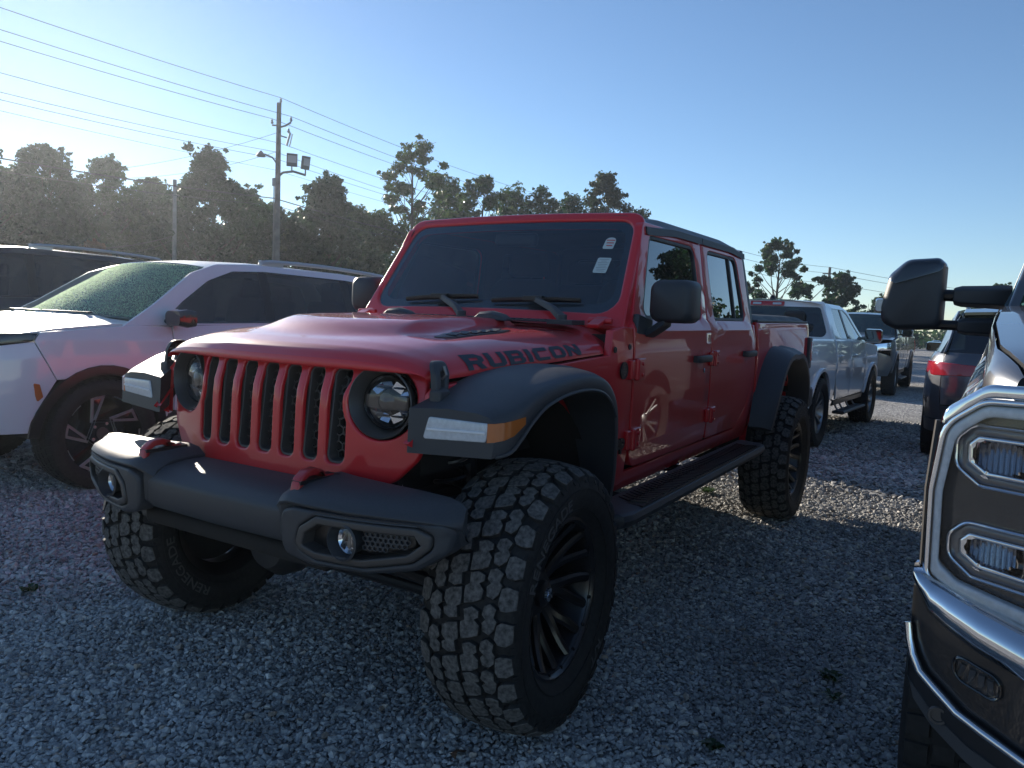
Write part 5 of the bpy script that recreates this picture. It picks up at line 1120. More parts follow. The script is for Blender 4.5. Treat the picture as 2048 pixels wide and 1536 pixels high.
suv('white_car', 'white car with green tinted windshield far back beside the dark grey pickup', WPAINT, (-19.5, 1.95, 0), rad(0), WH18, wsg=TEALG, clad=False, rail=False, zsc=0.97)

# ------------------------------------------------------------------ heavy grey pickup cropped by the frame (its right front corner shows)
FD = thing('heavy_pickup', 'dark grey heavy duty pickup with chrome bumper, stacked headlights and tow mirror', 'pickup truck', (-0.22, 2.965, 0))
TF = make_tyre(0.425, 0.145, 0.262, 40); AF = make_alloy(0.266, 6, SILV, DARK, 0.13); WHF = (0.415, (('tyre', TF), ('rim', AF)))
FC = Car(FD, 0.975, 0.60, 0.16, 0.12, -5.2, 0.1, 0.1, [0.45, 0.6, 0.9, 1.05, 1.16, 1.22, 1.26], [0.05, 0.02, 0.0, 0.0, 0.012, 0.035, 0.075])
FWB = -4.06
def fhood(x): return interp(x, [-0.62, -0.18, 0.42, 0.58, 0.68, 0.74, 0.78], [1.455, 1.418, 1.338, 1.316, 1.296, 1.275, 1.255])
for sd in (1, -1):
    fa = archpts(0, 0.44, 0.53, 170, 12)
    FC.panel('fender', sd, [(-0.62, 0.52), (-0.62, 1.255), (0.40, 1.250), (0.60, 1.245), (0.585, 0.92), (0.53, 0.60)]+list(reversed(fa)), GPAINT)
    mb = MB()                                                 # fender crown between flank and hood seam
    def cf(a, b):
        x = -0.62+1.35*a; yo = FC.hw-0.066-0.12*(1-math.sqrt(max(0.0, 1-(max(0, x-0.60)/0.16)**2))); zi = fhood(x); yi = interp(x, [-0.62, 0.1, 0.5, 0.72], [0.875, 0.90, 0.89, 0.845])
        z0 = 1.250-0.025*sstep(0.55, 0.72, x)
        t = b*math.pi/2; return (x, sd*(yi+(yo-yi)*math.cos(t)), z0+(zi-0.006-z0)*math.sin(t))
    mb.grid(cf, 24, 8); mk('fender_crown', mb, GPAINT, FD, 50)
    FC.panel('front_door', sd, [(-0.63, 0.55), (-0.63, 1.258), (-1.68, 1.258), (-1.68, 0.55)], GPAINT, None, (), 0.02)
    FC.panel('rear_door', sd, [(-1.69, 0.55), (-1.69, 1.258), (-2.72, 1.258), (-2.72, 0.55)], GPAINT, None, (), 0.02)
    ra = archpts(FWB, 0.44, 0.53, 170, 10)
    FC.panel('bed_side', sd, [(-2.76, 0.55), (-2.76, 1.36), (-5.0, 1.36), (-5.0, 0.55), (FWB-0.55, 0.55)]+ra+[(FWB+0.58, 0.55)], GPAINT)
    gy = lambda z: interp(z, [1.25, 1.40, 1.92, 1.98], [0.905, 0.875, 0.735, 0.66])
    gf = lambda off: (lambda u, v, w: (u, sd*(gy(v)+w+off), v))
    win = rpoly([(-0.92, 1.40), (-1.28, 1.84), (-2.55, 1.86), (-2.60, 1.40)], [.03, .08, .08, .05])
    mb = MB(); plate(mb, [(-0.46, 1.25), (-0.56, 1.455), (-1.12, 1.90), (-1.35, 1.965), (-2.62, 1.965), (-2.74, 1.255)], [win], 0.03, gf(0), 0.008, 2, 0.14); mk('cab_side', mb, GPAINT, FD, 50, wn=True)
    mb = MB(); plate(mb, offs(ccw(win), 0.003), [], 0, gf(-0.012), 0, 1, 0.2); mk('side_glass', mb, SDG, FD, 60)
    mb = MB(); plate(mb, [(-1.62, 1.40), (-1.66, 1.86), (-1.76, 1.86), (-1.74, 1.40)], [], 0.012, gf(-0.004), 0.002, 1); mk('pillar_cover', mb, BLKS, FD)
    for cx in (0, FWB):
        mb = MB(); mb.grid(lambda a, b: (cx+0.50*math.cos(math.pi*a), sd*(0.50+0.44*b), 0.44+0.50*math.sin(math.pi*a)), 14, 1); mb.grid(lambda a, b: (cx+0.5*b*math.cos(math.pi*a), sd*0.51, 0.44+0.5*b*math.sin(math.pi*a)), 14, 1); mk('wheel_liner', mb, DARK, FD)
        add_wheel(FD, (cx, sd*0.865, WHF[0]), 0 if sd > 0 else math.pi, WHF[1])
    # headlamp unit: o = distance outwards from the truck's middle, z height
    def hx(o): return 0.845-0.095*max(0, (o-0.60)/0.385)**2.2
    def hf(u, v, w, sd=sd): return (hx(u)+w-0.05*max(0, v-1.10)**1*1.2, sd*u, v)
    H = empty('headlight', FD)
    OUT = rpoly([(0.50, 1.242), (0.905, 1.232), (0.968, 1.180), (0.982, 1.05), (0.978, 0.885), (0.93, 0.855), (0.50, 0.755)], [.01, .05, .07, .1, .03, .05, .01])
    INN = rpoly([(0.44, 1.203), (0.895, 1.200), (0.942, 1.160), (0.956, 1.05), (0.953, 0.915), (0.920, 0.890), (0.44, 0.792)], [.01, .035, .05, .1, .02, .03, .01])
    mb = MB(); plate(mb, OUT, [], 0.10, lambda u, v, w: hf(u, v, w-0.085), 0.004, 2, 0.06); mk('lamp_body', mb, BLKS, H, 50)
    mb = MB(); plate(mb, offs(ccw(OUT), 0.012), [INN], 0.024, lambda u, v, w: hf(u, v, w-0.002), 0.006, 3, 0.05); mk('daytime_light', mb, WHL, H, 50)
    mb = MB(); plate(mb, OUT, [offs(ccw(OUT), 0.010)], 0.05, lambda u, v, w: hf(u, v, w+0.002), 0.004, 3, 0.05); mk('chrome_rim', mb, CHROME, H, 50)
    mb = MB(); plate(mb, rpoly([(0.50, 1.266), (0.90, 1.258), (0.966, 1.205), (0.970, 1.172), (0.900, 1.234), (0.50, 1.244)], [.003, .04, .04, .003, .04, .003]), [], 0.02, lambda u, v, w: hf(u, v, w+0.004), 0.006, 3, 0.05); mk('brow_trim', mb, CHROME, H, 50)
    def podp(z0, z1, dd): return rpoly([(0.47, z1-0.010+dd*1.5), (0.900, z1+0.004), (0.942, z1+0.036), (0.944, z0-0.030), (0.916, z0), (0.47, z0-0.004+dd)], [.005, .02, .03, .03, .03, .005])
    PODS = ((1.185, 1.065, 0.0), (1.005, 0.895, -0.015))
    mb = MB(); plate(mb, INN, [offs(ccw(podp(*q)), 0.004) for q in PODS], 0.0, lambda u, v, w: hf(u, v, w-0.030), 0, 1, 0.06); mk('inner_panel', mb, pmat('dark lamp panel', (0.02, 0.021, 0.023), 0.25, coat=0.6), H, 50)
    for z0, z1, dd in PODS:
        pod = podp(z0, z1, dd)
        i1 = offs(ccw(pod), 0.006); i2 = offs(ccw(pod), 0.022); i3 = offs(ccw(pod), 0.030)
        mb = MB(); plate(mb, pod, [i1], 0.03, lambda u, v, w: hf(u, v, w-0.016), 0.003, 2, 0.06); lp = mk('lamp_bezel', mb, CHROME, H, 50)
        mb = MB(); plate(mb, i1, [i2], 0.02, lambda u, v, w: hf(u, v, w-0.024), 0.002, 1, 0.06); mk('bezel_face', mb, GPAINT, lp, 50)
        mb = MB(); plate(mb, i2, [i3], 0.03, lambda u, v, w: hf(u, v, w-0.018), 0.003, 2, 0.06); mk('lamp_edge', mb, CHROME, lp, 50)
        mb = MB(); plate(mb, i3, [], 0, lambda u, v, w: hf(u, v, w-0.065), 0, 1, 0.06); mk('lamp_back', mb, BLKG, lp)
        zc = (z0+z1)/2+0.002
        for uc, wd in ((0.868, 0.080), (0.762, 0.085), (0.65, 0.09)):        # fluted LED reflectors
            mb = MB(); n = 9
            for k in range(n):
                u0 = uc-wd/2+wd*k/n; tap = 0.5+0.5*math.sin(math.pi*(k+0.5)/n); hh = (z0-z1)*0.30*tap
                mb.loft([[hf(u0, zc-hh, d0), hf(u0+wd/n*.5, zc-hh, d0+0.008), hf(u0+wd/n, zc-hh, d0), hf(u0+wd/n, zc+hh*.9, -0.062), hf(u0, zc+hh*.9, -0.062)] for d0 in (-0.045,)]*1+[[hf(u0, zc+hh, -0.060), hf(u0+wd/n*.5, zc+hh, -0.054), hf(u0+wd/n, zc+hh, -0.060), hf(u0+wd/n, zc+hh, -0.062), hf(u0, zc+hh, -0.062)]], True, False)
            mk('reflector', mb, pmat('lamp reflector', (0.42, 0.43, 0.45), 0.12, 1.0), lp, 20)
            mb = MB(); mb.box(hf(uc+wd*0.62, zc, -0.048), (0.012, 0.010, (z0-z1)*0.62)); mk('divider', mb, GREYB, lp)
    mb = MB()
    for k in range(26): mb.box(hf(0.930-0.017*k, 1.036-0.0008*k, -0.036), (0.008, 0.006, 0.040))
    mk('amber_strip', mb, pmat('smoked amber', (0.035, 0.016, 0.010), 0.3, coat=0.5), H)
    mb = MB(); plate(mb, offs(ccw(OUT), 0.008), [], 0, lambda u, v, w: hf(u, v, w+0.0035), 0, 1, 0.06); mk('lens', mb, glass('lamp cover', (0.95, 0.96, 0.97), 0.45), H, 60)
    mb = MB(); P_ = [(hx(0.975)+0.0, sd*0.981, 0.90), (hx(0.975)-0.01, sd*0.984, 1.05), (hx(0.97)-0.03, sd*0.977, 1.18)]; mb.loft([[Vector(p)+Vector((dx, sd*dy, 0)) for dx, dy in ((-0.012, 0.001), (-0.018, 0.004), (-0.026, 0.003), (-0.02, -0.01))] for p in P_]); mk('side_reflector', mb, GREYB, H)
    # bumper
    B = empty('front_bumper', FD)
    def bx_(o): return 0.925-0.16*max(0, (o-0.55)/0.45)**2.4
    def ring(o, zt, zb, inset=0.0): return [(bx_(o)-inset, sd*o, zt), (bx_(o)-0.01-inset, sd*o, zb), (bx_(o)-0.20, sd*(o-0.02), zb+0.01), (bx_(o)-0.24, sd*(o-0.02), zt-0.02)]
    mb = MB(); mb.loft([ring(o, interp(o, [0.4, 1.0], [0.735, 0.872]), interp(o, [0.4, 0.7, 0.92, 1.0], [0.50, 0.545, 0.61, 0.68]), 0.022) for o in (0.40, 0.55, 0.70, 0.80, 0.88, 0.94, 0.975, 0.992)]); mk('bumper_bar', mb, pmat('black bumper', (0.012, 0.013, 0.015), 0.28, coat=0.5), B, 40, bevel=0.01)
    zt_ = lambda o: interp(o, [0.3, 0.60, 0.80, 0.90, 0.96, 1.0], [0.760, 0.795, 0.836, 0.862, 0.882, 0.908])
    st = []
    for o in (0.40, 0.55, 0.70, 0.80, 0.88, 0.93, 0.96, 0.980, 0.992):
        hgt = interp(o, [0.4, 0.9, 0.96, 1.0], [0.078, 0.070, 0.060, 0.022]); b0 = bx_(o)
        st.append([(b0-0.055, sd*(o-0.005), zt_(o)+0.004), (b0-0.022, sd*o, zt_(o)), (b0-0.004, sd*o, zt_(o)-hgt*.35), (b0-0.002, sd*o, zt_(o)-hgt*.7), (b0-0.016, sd*o, zt_(o)-hgt), (b0-0.05, sd*(o-0.005), zt_(o)-hgt+0.004)])
    mb = MB(); mb.loft(st); mk('chrome_lip', mb, CHROME, B, 60)
    lo = lambda o: interp(o, [0.5, 0.75, 0.90, 0.965, 0.985, 0.995], [0.56, 0.612, 0.662, 0.705, 0.74, 0.80])
    mb = MB(); mb.tube([(bx_(o)-0.016, sd*(o+0.001), lo(o)) for o in (0.74, 0.80, 0.86, 0.90, 0.94, 0.965, 0.98, 0.988, 0.993)], 0.0075, 8); mk('chrome_line', mb, CHROME, B, 60)
    mb = MB(); mb.loft([ring(o, lo(o)-0.006, lo(o)-0.085, 0.030) for o in (0.5, 0.70, 0.80, 0.88, 0.94, 0.975, 0.99)]); mk('valance', mb, pmat('grey valance', (0.05, 0.052, 0.056), 0.4, coat=0.3), B, 40)
    fo = empty('fog_light', B)
    def ff(u, v, w): return (bx_(u)-0.020+w, sd*u, v-0.22*(0.87-u))
    mb = MB(); plate(mb, rrect(0.876, 0.735, 0.078, 0.048, 0.02), [rrect(0.876, 0.735, 0.068, 0.038, 0.016)], 0.03, ff, 0.003, 2); mk('fog_rim', mb, BLKG, fo)
    mb = MB(); plate(mb, rrect(0.876, 0.735, 0.070, 0.040, 0.016), [], 0, lambda u, v, w: ff(u, v, w-0.004), 0, 1); mk('lens', mb, LENSC, fo)
    mb = MB()
    for k in range(4): mb.box(ff(0.853+0.015*k, 0.735, -0.006), (0.006, 0.010, 0.028), (0, rad(20), rad(15*k-20)))
    mk('reflector', mb, STEEL, fo)
    mb = MB(); mb.lathe([(0.018, 0.004), (0.016, 0.008), (0.012, 0.008), (0.011, 0.005), (0, 0.005)], 20, (bx_(0.93)-0.034, sd*0.93, lo(0.93)-0.048), 'x'); mk('parking_sensor', mb, GREYB, B)
    
    # tow mirror
    M_ = empty('tow_mirror', FD)
    sec = lambda x, k: [(x, sd*y, z) for y, z in rpoly([(1.052+(1-k)*0.02, 1.368+(1-k)*0.02), (1.052+(1-k)*0.02, 1.60-(1-k)*0.03), (1.075, 1.622-(1-k)*0.03), (1.175, 1.616-(1-k)*0.03), (1.235-(1-k)*0.03, 1.560-(1-k)*0.03), (1.258-(1-k)*0.03, 1.44), (1.250-(1-k)*0.03, 1.385+(1-k)*0.02), (1.20, 1.360+(1-k)*0.02)], [.03, .02, .02, .05, .05, .05, .03, .04], 4)]
    mb = MB(); mb.loft([sec(x, k) for x, k in ((-0.86, 0.9), (-0.85, 1.0), (-0.78, 1.0), (-0.72, 0.85), (-0.70, 0.45), (-0.695, 0.0))]); mk('mirror_housing', mb, BLKP, M_, 60)
    mb = MB(); CI = [i for i, p in enumerate(sec(0, 1.0)) if p[2] > 1.528]; mb.loft([[(sec(x, k)[i][0]+0.004, sec(x, k)[i][1], max(1.525, sec(x, k)[i][2])) for i in CI] for x, k in ((-0.845, 1.02), (-0.78, 1.02), (-0.718, 0.87), (-0.696, 0.47), (-0.690, 0.02))]); mk('mirror_cap', mb, pmat('gloss black cap', (0.02, 0.022, 0.026), 0.15, coat=1.0), M_, 60)
    mb = MB(); mb.loft([[(x, sd*y, z) for y, z in rrect(1.245, 1.447, w_, h_, 0.008, 3)] for x, w_, h_ in ((-0.80, 0.045, 0.05), (-0.735, 0.055, 0.052), (-0.715, 0.045, 0.042))]); mk('turn_lamp', mb, WHL, M_, 50)
    for z, r0, y1, hh in ((1.490, 0.021, 1.02, 0.036), (1.385, 0.018, 1.00, 0.030)):
        mb = MB(); mb.tube([(-0.76, sd*1.10, z), (-0.76, sd*0.98, z-0.002)], r0, 10); mk('mirror_tube', mb, BLKS, M_)
        mb = MB(); mb.loft([[(x+dx, sd*y, z+dz-0.004) for dx, dz in ((0.04, -h_*.7), (0.045, h_*.6), (0.02, h_), (-0.05, h_), (-0.05, -h_))] for y, x, h_ in ((y1+0.005, -0.76, hh*.8), (y1-0.02, -0.76, hh), (0.90, -0.78, hh*1.1), (0.85, -0.80, hh*1.2))]); mk('mirror_arm', mb, BLKP, M_, bevel=0.006)
GRF = [(-0.46, 1.235), (0.46, 1.235), (0.455, 0.80), (-0.455, 0.80)]
mb = MB(); plate(mb, rpoly(GRF, .03), [offs(ccw(rpoly(GRF, .03)), 0.035)], 0.06, lambda u, v, w: (0.875+w, u, v), 0.01, 3); gl_ = mk('grille_frame', mb, CHROME, FD, 50)
mb = MB(); plate(mb, rpoly(GRF, .03), [], 0.02, lambda u, v, w: (0.82+w, u, v), 0.0, 1); mk('grille_back', mb, BLKS, gl_)
for z in (0.90, 1.015, 1.13):
    mb = MB(); mb.box((0.855, 0, z), (0.03, 0.86, 0.045)); mk('grille_bar', mb, CHROME, gl_, bevel=0.012, seg=3)
mb = MB(); hexmesh(mb, ccw(rpoly(GRF, .03)), 0.045, 0.005, lambda u, v, w: (0.835+w, u, v), 0.01); mk('grille_mesh', mb, BLKP, gl_)
def fh(a, b):
    t = (b-0.5)*2; x = -0.56-0.10*(1-t*t)*-1*0+(0.80-0.07*abs(t)**3+0.56)*a; yi = interp(x, [-0.62, 0.1, 0.5, 0.72], [0.868, 0.893, 0.883, 0.838]); y = t*yi
    dome = 0.045*(1-sstep(0.50, 0.66, abs(t)))
    return (x, y, fhood(x)+dome*sstep(0.80, 0.5, x)+0.022*(1-abs(t)**2))
mb = MB(); mb.grid(fh, 26, 48); mb.grid(lambda a, b: (lambda p: (p[0]+0.004, p[1], p[2]-0.05*a))(fh(1, b)), 2, 48)
for b in (0, 1): mb.grid(lambda a, c, b=b: (lambda p: (p[0], p[1], p[2]-0.02*c))(fh(a, b)), 26, 1)
mk('hood', mb, GPAINT, FD, 50)
mb = MB(); mb.box((0.25, 0, 1.10), (1.0, 1.70, 0.20)); mb.box((-2.0, 0, 0.68), (4.2, 1.5, 0.25)); mb.box((0.5, 0, 0.85), (0.5, 1.5, 0.5)); mk('underbody', mb, DARK, FD)
def wsf(a, b):
    t = (b-0.5)*2; return Vector((-0.46-0.16*t*t, 0.872*t, 1.452)).lerp(Vector((-1.10-0.06*t*t, 0.69*t, 1.95-0.03*t*t)), a)
mb = MB(); mb.grid(wsf, 8, 16); mk('windshield', mb, TEALG, FD, 60)
def rfn(a, b):
    t = (b-0.5)*2; return (-1.10-1.62*a, t*0.69, 1.955+0.035*(1-t*t))
mb = MB(); mb.grid(rfn, 8, 16); mk('roof', mb, GPAINT, FD, 50)
mb = MB(); mb.box((-2.74, 0, 1.55), (0.04, 1.45, 0.8)); mk('cab_back', mb, GPAINT, FD)
mb = MB(); mb.box((-5.02, 0, 1.0), (0.06, 1.8, 0.7)); mk('tailgate', mb, GPAINT, FD, bevel=0.02)
mb = MB(); mb.box((-0.75, 0, 1.30), (0.4, 1.6, 0.2)); mk('dashboard', mb, INT, FD, bevel=0.04)
# ------------------------------------------------------------------ trees
def leaf_mat(name, c1, c2, c3):
    m = bpy.data.materials.new(name); m.use_nodes = True; N = m.node_tree.nodes; L = m.node_tree.links; b = N['Principled BSDF']
    tc = N.new('ShaderNodeTexCoord'); n = N.new('ShaderNodeTexNoise'); n.inputs['Scale'].default_value = 0.8; n.inputs['Detail'].default_value = 6; n.inputs['Roughness'].default_value = 0.7
    L.new(tc.outputs['Object'], n.inputs['Vector']); cr = N.new('ShaderNodeValToRGB'); e = cr.color_ramp.elements
    e[0].position = 0.32; e[0].color = (*c1, 1); e[1].position = 0.70; e[1].color = (*c3, 1); k = e.new(0.5); k.color = (*c2, 1)
    L.new(n.outputs['Fac'], cr.inputs[0]); L.new(cr.outputs[0], b.inputs['Base Color']); b.inputs['Roughness'].default_value = 0.38; b.inputs['Specular IOR Level'].default_value = 0.55
    tl = N.new('ShaderNodeBsdfTranslucent'); hs = N.new('ShaderNodeHueSaturation'); hs.inputs['Hue'].default_value = 0.525; hs.inputs['Value'].default_value = 1.35; hs.inputs['Saturation'].default_value = 1.1; L.new(cr.outputs[0], hs.inputs['Color']); L.new(hs.outputs[0], tl.inputs[0])
    ms = N.new('ShaderNodeMixShader'); ms.inputs[0].default_value = 0.46; L.new(b.outputs[0], ms.inputs[1]); L.new(tl.outputs[0], ms.inputs[2]); L.new(ms.outputs[0], N['Material Output'].inputs[0])
    return m
BARK = pmat('bark', (0.075, 0.062, 0.05), 0.9, var=0.4, vscale=6, bump=0.6, bscale=30)
LF = {'mag': leaf_mat('magnolia leaves', (0.012, 0.028, 0.012), (0.022, 0.046, 0.018), (0.042, 0.072, 0.028)),
      'mix': leaf_mat('autumn green leaves', (0.030, 0.056, 0.018), (0.055, 0.088, 0.028), (0.11, 0.125, 0.038)),
      'oak': leaf_mat('oak leaves', (0.020, 0.044, 0.016), (0.036, 0.068, 0.024), (0.068, 0.098, 0.034)),
      'pine': leaf_mat('pine needles', (0.018, 0.032, 0.016), (0.032, 0.050, 0.024), (0.060, 0.072, 0.032)),
      'rust': leaf_mat('rusty leaves', (0.10, 0.055, 0.035), (0.16, 0.085, 0.05), (0.22, 0.13, 0.07))}
def leaves_mesh(name, cen, rad3, cnt, size, mat, rs, up=0.25, outward=0.6):
    """leaf faces spread through ellipsoidal clumps"""
    V = []; tot = int(sum(cnt)); ci = np.repeat(np.arange(len(cen)), cnt)
    d = rs.normal(size=(tot, 3)); d /= np.linalg.norm(d, axis=1)[:, None]; r = rs.uniform(0.0, 1.0, tot)**0.42
    r *= 1+0.35*np.sin(d[:, 0]*5+ci)*np.sin(d[:, 1]*6+2*ci)*np.sin(d[:, 2]*5)
    P = np.asarray(cen)[ci]+d*r[:, None]*np.asarray(rad3)[ci]
    nrm = d*outward+rs.normal(size=(tot, 3))*0.7+np.array([0, 0, up]); nrm /= np.linalg.norm(nrm, axis=1)[:, None]
    a = np.cross(nrm, rs.normal(size=(tot, 3))); a /= np.linalg.norm(a, axis=1)[:, None]; b = np.cross(nrm, a)
    s = size*rs.uniform(0.6, 1.35, tot)[:, None]
    q = np.stack([P-a*s, P-b*s*0.55+nrm*s*0.12, P+a*s, P+b*s*0.55+nrm*s*0.12], 1).reshape(-1, 3)
    me = bpy.data.meshes.new(name); me.vertices.add(len(q)); me.vertices.foreach_set('co', q.astype(np.float32).ravel())
    me.loops.add(tot*4); me.loops.foreach_set('vertex_index', np.arange(tot*4, dtype=np.int32)); me.polygons.add(tot)
    me.polygons.foreach_set('loop_start', np.arange(0, tot*4, 4, dtype=np.int32)); me.materials.append(mat); me.update(calc_edges=True)
    return me
def tree(name, label, az, el, dist, wdeg, kind, seed, nl=16000, leaf=0.13, clear=0.12, open_=0.0, cone=0.0, group='trees behind the lot', base=(CP.x, CP.y)):
    rs = np.random.RandomState(seed); nl = int(nl*1.75); leaf *= 0.78; a = rad(az); x, y = base[0]+dist*math.cos(a), base[1]+dist*math.sin(a)
    H = 1.34+dist*math.tan(rad(el)); Wd = dist*math.tan(rad(wdeg*0.78))
    rt = thing(name, label, 'tree', (x, y, 0), 0, group)
    nc = 110 if open_ < 0.3 else 70; cen = []; r3 = []
    for k in range(nc):
        t = (k+0.5)/nc; z = H*(clear+(0.97-clear)*t)
        prof = (1-max(0, t-0.45)**1.6*2.3)*(1-cone*t)*(0.85+0.3*math.sin(t*9+seed))
        rr = Wd*prof*(rs.uniform(0.12, 1.0)**0.5); th = k*2.39996+rs.uniform(-.4, .4)
        cs = H*(0.068 if open_ < 0.3 else 0.052)*rs.uniform(0.55, 1.35)*(1-0.35*t); off = rr*max(0.0, 1-cs/(Wd*1.8))
        cen.append((off*math.cos(th), off*math.sin(th), min(z, H-cs*0.8))); r3.append((cs*1.2, cs*1.2, cs*0.85))
    for k in range(int(nc*1.6) if open_ < 0.3 else 60):                # small sprays roughen the outline
        j = rs.randint(nc); d = rs.normal(size=3); d[2] = abs(d[2])*0.8; d /= np.linalg.norm(d)
        c = np.array(cen[j])+d*np.array(r3[j])*rs.uniform(1.05, 1.7); c[2] = min(c[2], H*1.02); cen.append(tuple(c)); r3.append(tuple(np.array(r3[j])*rs.uniform(0.22, 0.45)))
    vol = np.array([r[0]*r[1] for r in r3]); cnt = np.maximum(20, (vol/vol.sum()*nl)).astype(int)
    me = leaves_mesh('crown', cen, r3, cnt, leaf, LF[kind], rs)
    o = bpy.data.objects.new('crown', me); COL.objects.link(o); o.parent = rt
    mb = MB(); tr = 0.016*H+0.05; lean = rs.uniform(-0.04, 0.04, 2)*H
    path = [Vector((lean[0]*t*t, lean[1]*t*t, H*0.86*t-0.05)) for t in np.linspace(0, 1, 9)]
    mb.tube(path, [tr*(1-0.85*t)*(1.35 if t == 0 else 1) for t in np.linspace(0, 1, 9)], 8)
    for k in range(nc):
        if rs.rand() > (0.55 if open_ < 0.3 else 0.95): continue
        c = Vector(cen[k]); hb = max(H*0.10, c.z-0.75*math.hypot(c.x, c.y)-0.06*H); t = min(0.98, hb/(H*0.86)); s0 = Vector((lean[0]*t*t, lean[1]*t*t, hb)); mid = s0.lerp(c, 0.5)+Vector((rs.uniform(-.1, .1), rs.uniform(-.1, .1), -0.05))*H*0.15
        r0 = tr*(1-0.85*t)*0.42; mb.tube(catmull([s0, mid, c], 3), [r0, r0*.9, r0*.75, r0*.6, r0*.5, r0*.35, r0*.2], 5)
    mk('trunk', mb, BARK, rt, 60, tf=Matrix()); return rt
T = [('magnolia_tree', 'dark broad tree at the picture edge below the sun', -113.2, 9.5, 37, 10, 'mag', 11, 20000, .13, .05, 0, .15),
     ('magnolia_tree', 'dark tree with a lumpy top, second from the sun', -117.3, 9.5, 39, 6.2, 'mag', 12, 16000, .13, .05, .1, .2),
     ('leafy_tree', 'grey green tree third from the sun', -120.6, 9.2, 41, 5.2, 'oak', 13, 14000, .13, .05, .1, .2),
     ('leafy_tree', 'low grey green tree just before the magnolia peak', -123.4, 8.2, 43, 5.0, 'oak', 14, 14000, .13, .05, .1, .2),
     ('magnolia_tree', 'large magnolia with a pointed peak before the utility pole', -126.9, 10.4, 36, 9.0, 'mag', 15, 22000, .13, .04, .1, .45),
     ('leafy_tree', 'yellow green low tree behind the utility pole', -131.0, 7.3, 40, 6.0, 'mix', 16, 14000, .12, .04, .1, .1),
     ('magnolia_tree', 'dense dark magnolia just past the utility pole', -134.8, 9.5, 37, 6.6, 'mag', 17, 20000, .12, .04, 0, .35),
     ('leafy_tree', 'small yellowish tree between dark magnolia and tall tree', -138.2, 7.2, 44, 4.6, 'mix', 18, 12000, .12, .04, .1, .1),
     ('tall_tree', 'tallest tree, pale green and open, above the pickup roof', -140.8, 12.4, 43, 6.8, 'mix', 19, 13000, .13, .10, .5, .0),
     ('leafy_tree', 'golden green tree next to the tallest tree', -145.6, 10.4, 47, 6.4, 'mix', 20, 12000, .13, .08, .35, .1),
     ('leafy_tree', 'thin open tree between golden tree and pine', -150.1, 9.9, 51, 5.2, 'oak', 21, 8500, .13, .08, .5, .1),
     ('pine_tree', 'dark pine with rounded clumps above the pickup roof', -154.6, 11.0, 49, 6.4, 'pine', 22, 13000, .13, .10, .4, .1),
     ('leafy_tree', 'low dark tree behind the pickup roof end', -158.6, 6.6, 55, 4.5, 'pine', 27, 8000, .13, .08, .3, .1),
     ('pecan_tree', 'open spreading tree behind the white pickup', -167.0, 6.5, 58, 6.0, 'oak', 23, 11000, .14, .14, .5, .0),
     ('leafy_tree', 'small rounded tree beside the far utility pole', -171.2, 4.2, 62, 3.6, 'oak', 24, 8000, .14, .06, .2, .2),
     ('leafy_tree', 'tiny distant tree over the dark grey pickup', -173.9, 2.7, 90, 3.0, 'oak', 25, 5000, .2, .04, .2, .2),
     ('leafy_tree', 'distant tree glimpsed above the tow mirror arm', 179.6, 3.5, 75, 3.8, 'oak', 26, 7000, .17, .05, .2, .2)]
for i, (az, el, d, w, k) in enumerate(((-115.3, 7.8, 40, 5, 'oak'), (-119.0, 7.6, 42, 5, 'mag'), (-122.0, 7.0, 42, 5, 'mag'), (-125.0, 7.4, 41, 5, 'oak'), (-129.2, 8.2, 41, 4.5, 'mag'), (-132.8, 7.0, 42, 4.5, 'oak'), (-136.8, 7.6, 44, 4.5, 'mix'), (-143.4, 9.8, 50, 5, 'oak'), (-148.0, 9.6, 52, 5, 'mix'), (-152.3, 9.2, 54, 5, 'oak'), (-157.2, 8.4, 55, 4.5, 'pine'))):
    T.append(('leafy_tree', ('grey green tree filling the gap right under the sun', 'dark filler tree between second and third tree from the sun', 'dark low tree left of the slim service pole', 'green tree right behind the slim service pole', 'dark tree between the magnolia peak and the utility pole', 'green tree right after the utility pole', 'yellow green tree right after the dense dark magnolia', 'green tree between tallest tree and golden tree', 'yellowish tree after the golden green tree', 'green tree right before the pine', 'dark tree right after the pine')[i], az, el, d, w, k, 80+i, 11000, .13, .03, .1, .15))
for t in T: tree(*t)
# trees on the far side of the lot, mirrored in the pickup's flank and windows
for i, (az, el, d, w, k) in enumerate(((172, 7, 48, 6, 'oak'), (165.5, 11, 40, 7, 'mag'), (159.5, 14.5, 33, 8, 'oak'), (151, 12, 32, 9, 'mag'), (138, 13, 34, 12, 'oak'))):
    tree('lot_edge_tree', ('tree mirrored in the red pickup: low green one', 'tree mirrored in the rear door window', 'tree mirrored in the front door window', 'dark tree mirrored beside the front door window', 'green tree mirrored in the red front fender')[i], az, el, d, w, k, 60+i, 11000, .15, .04, .1, .2, 'trees across the lot seen as reflections')
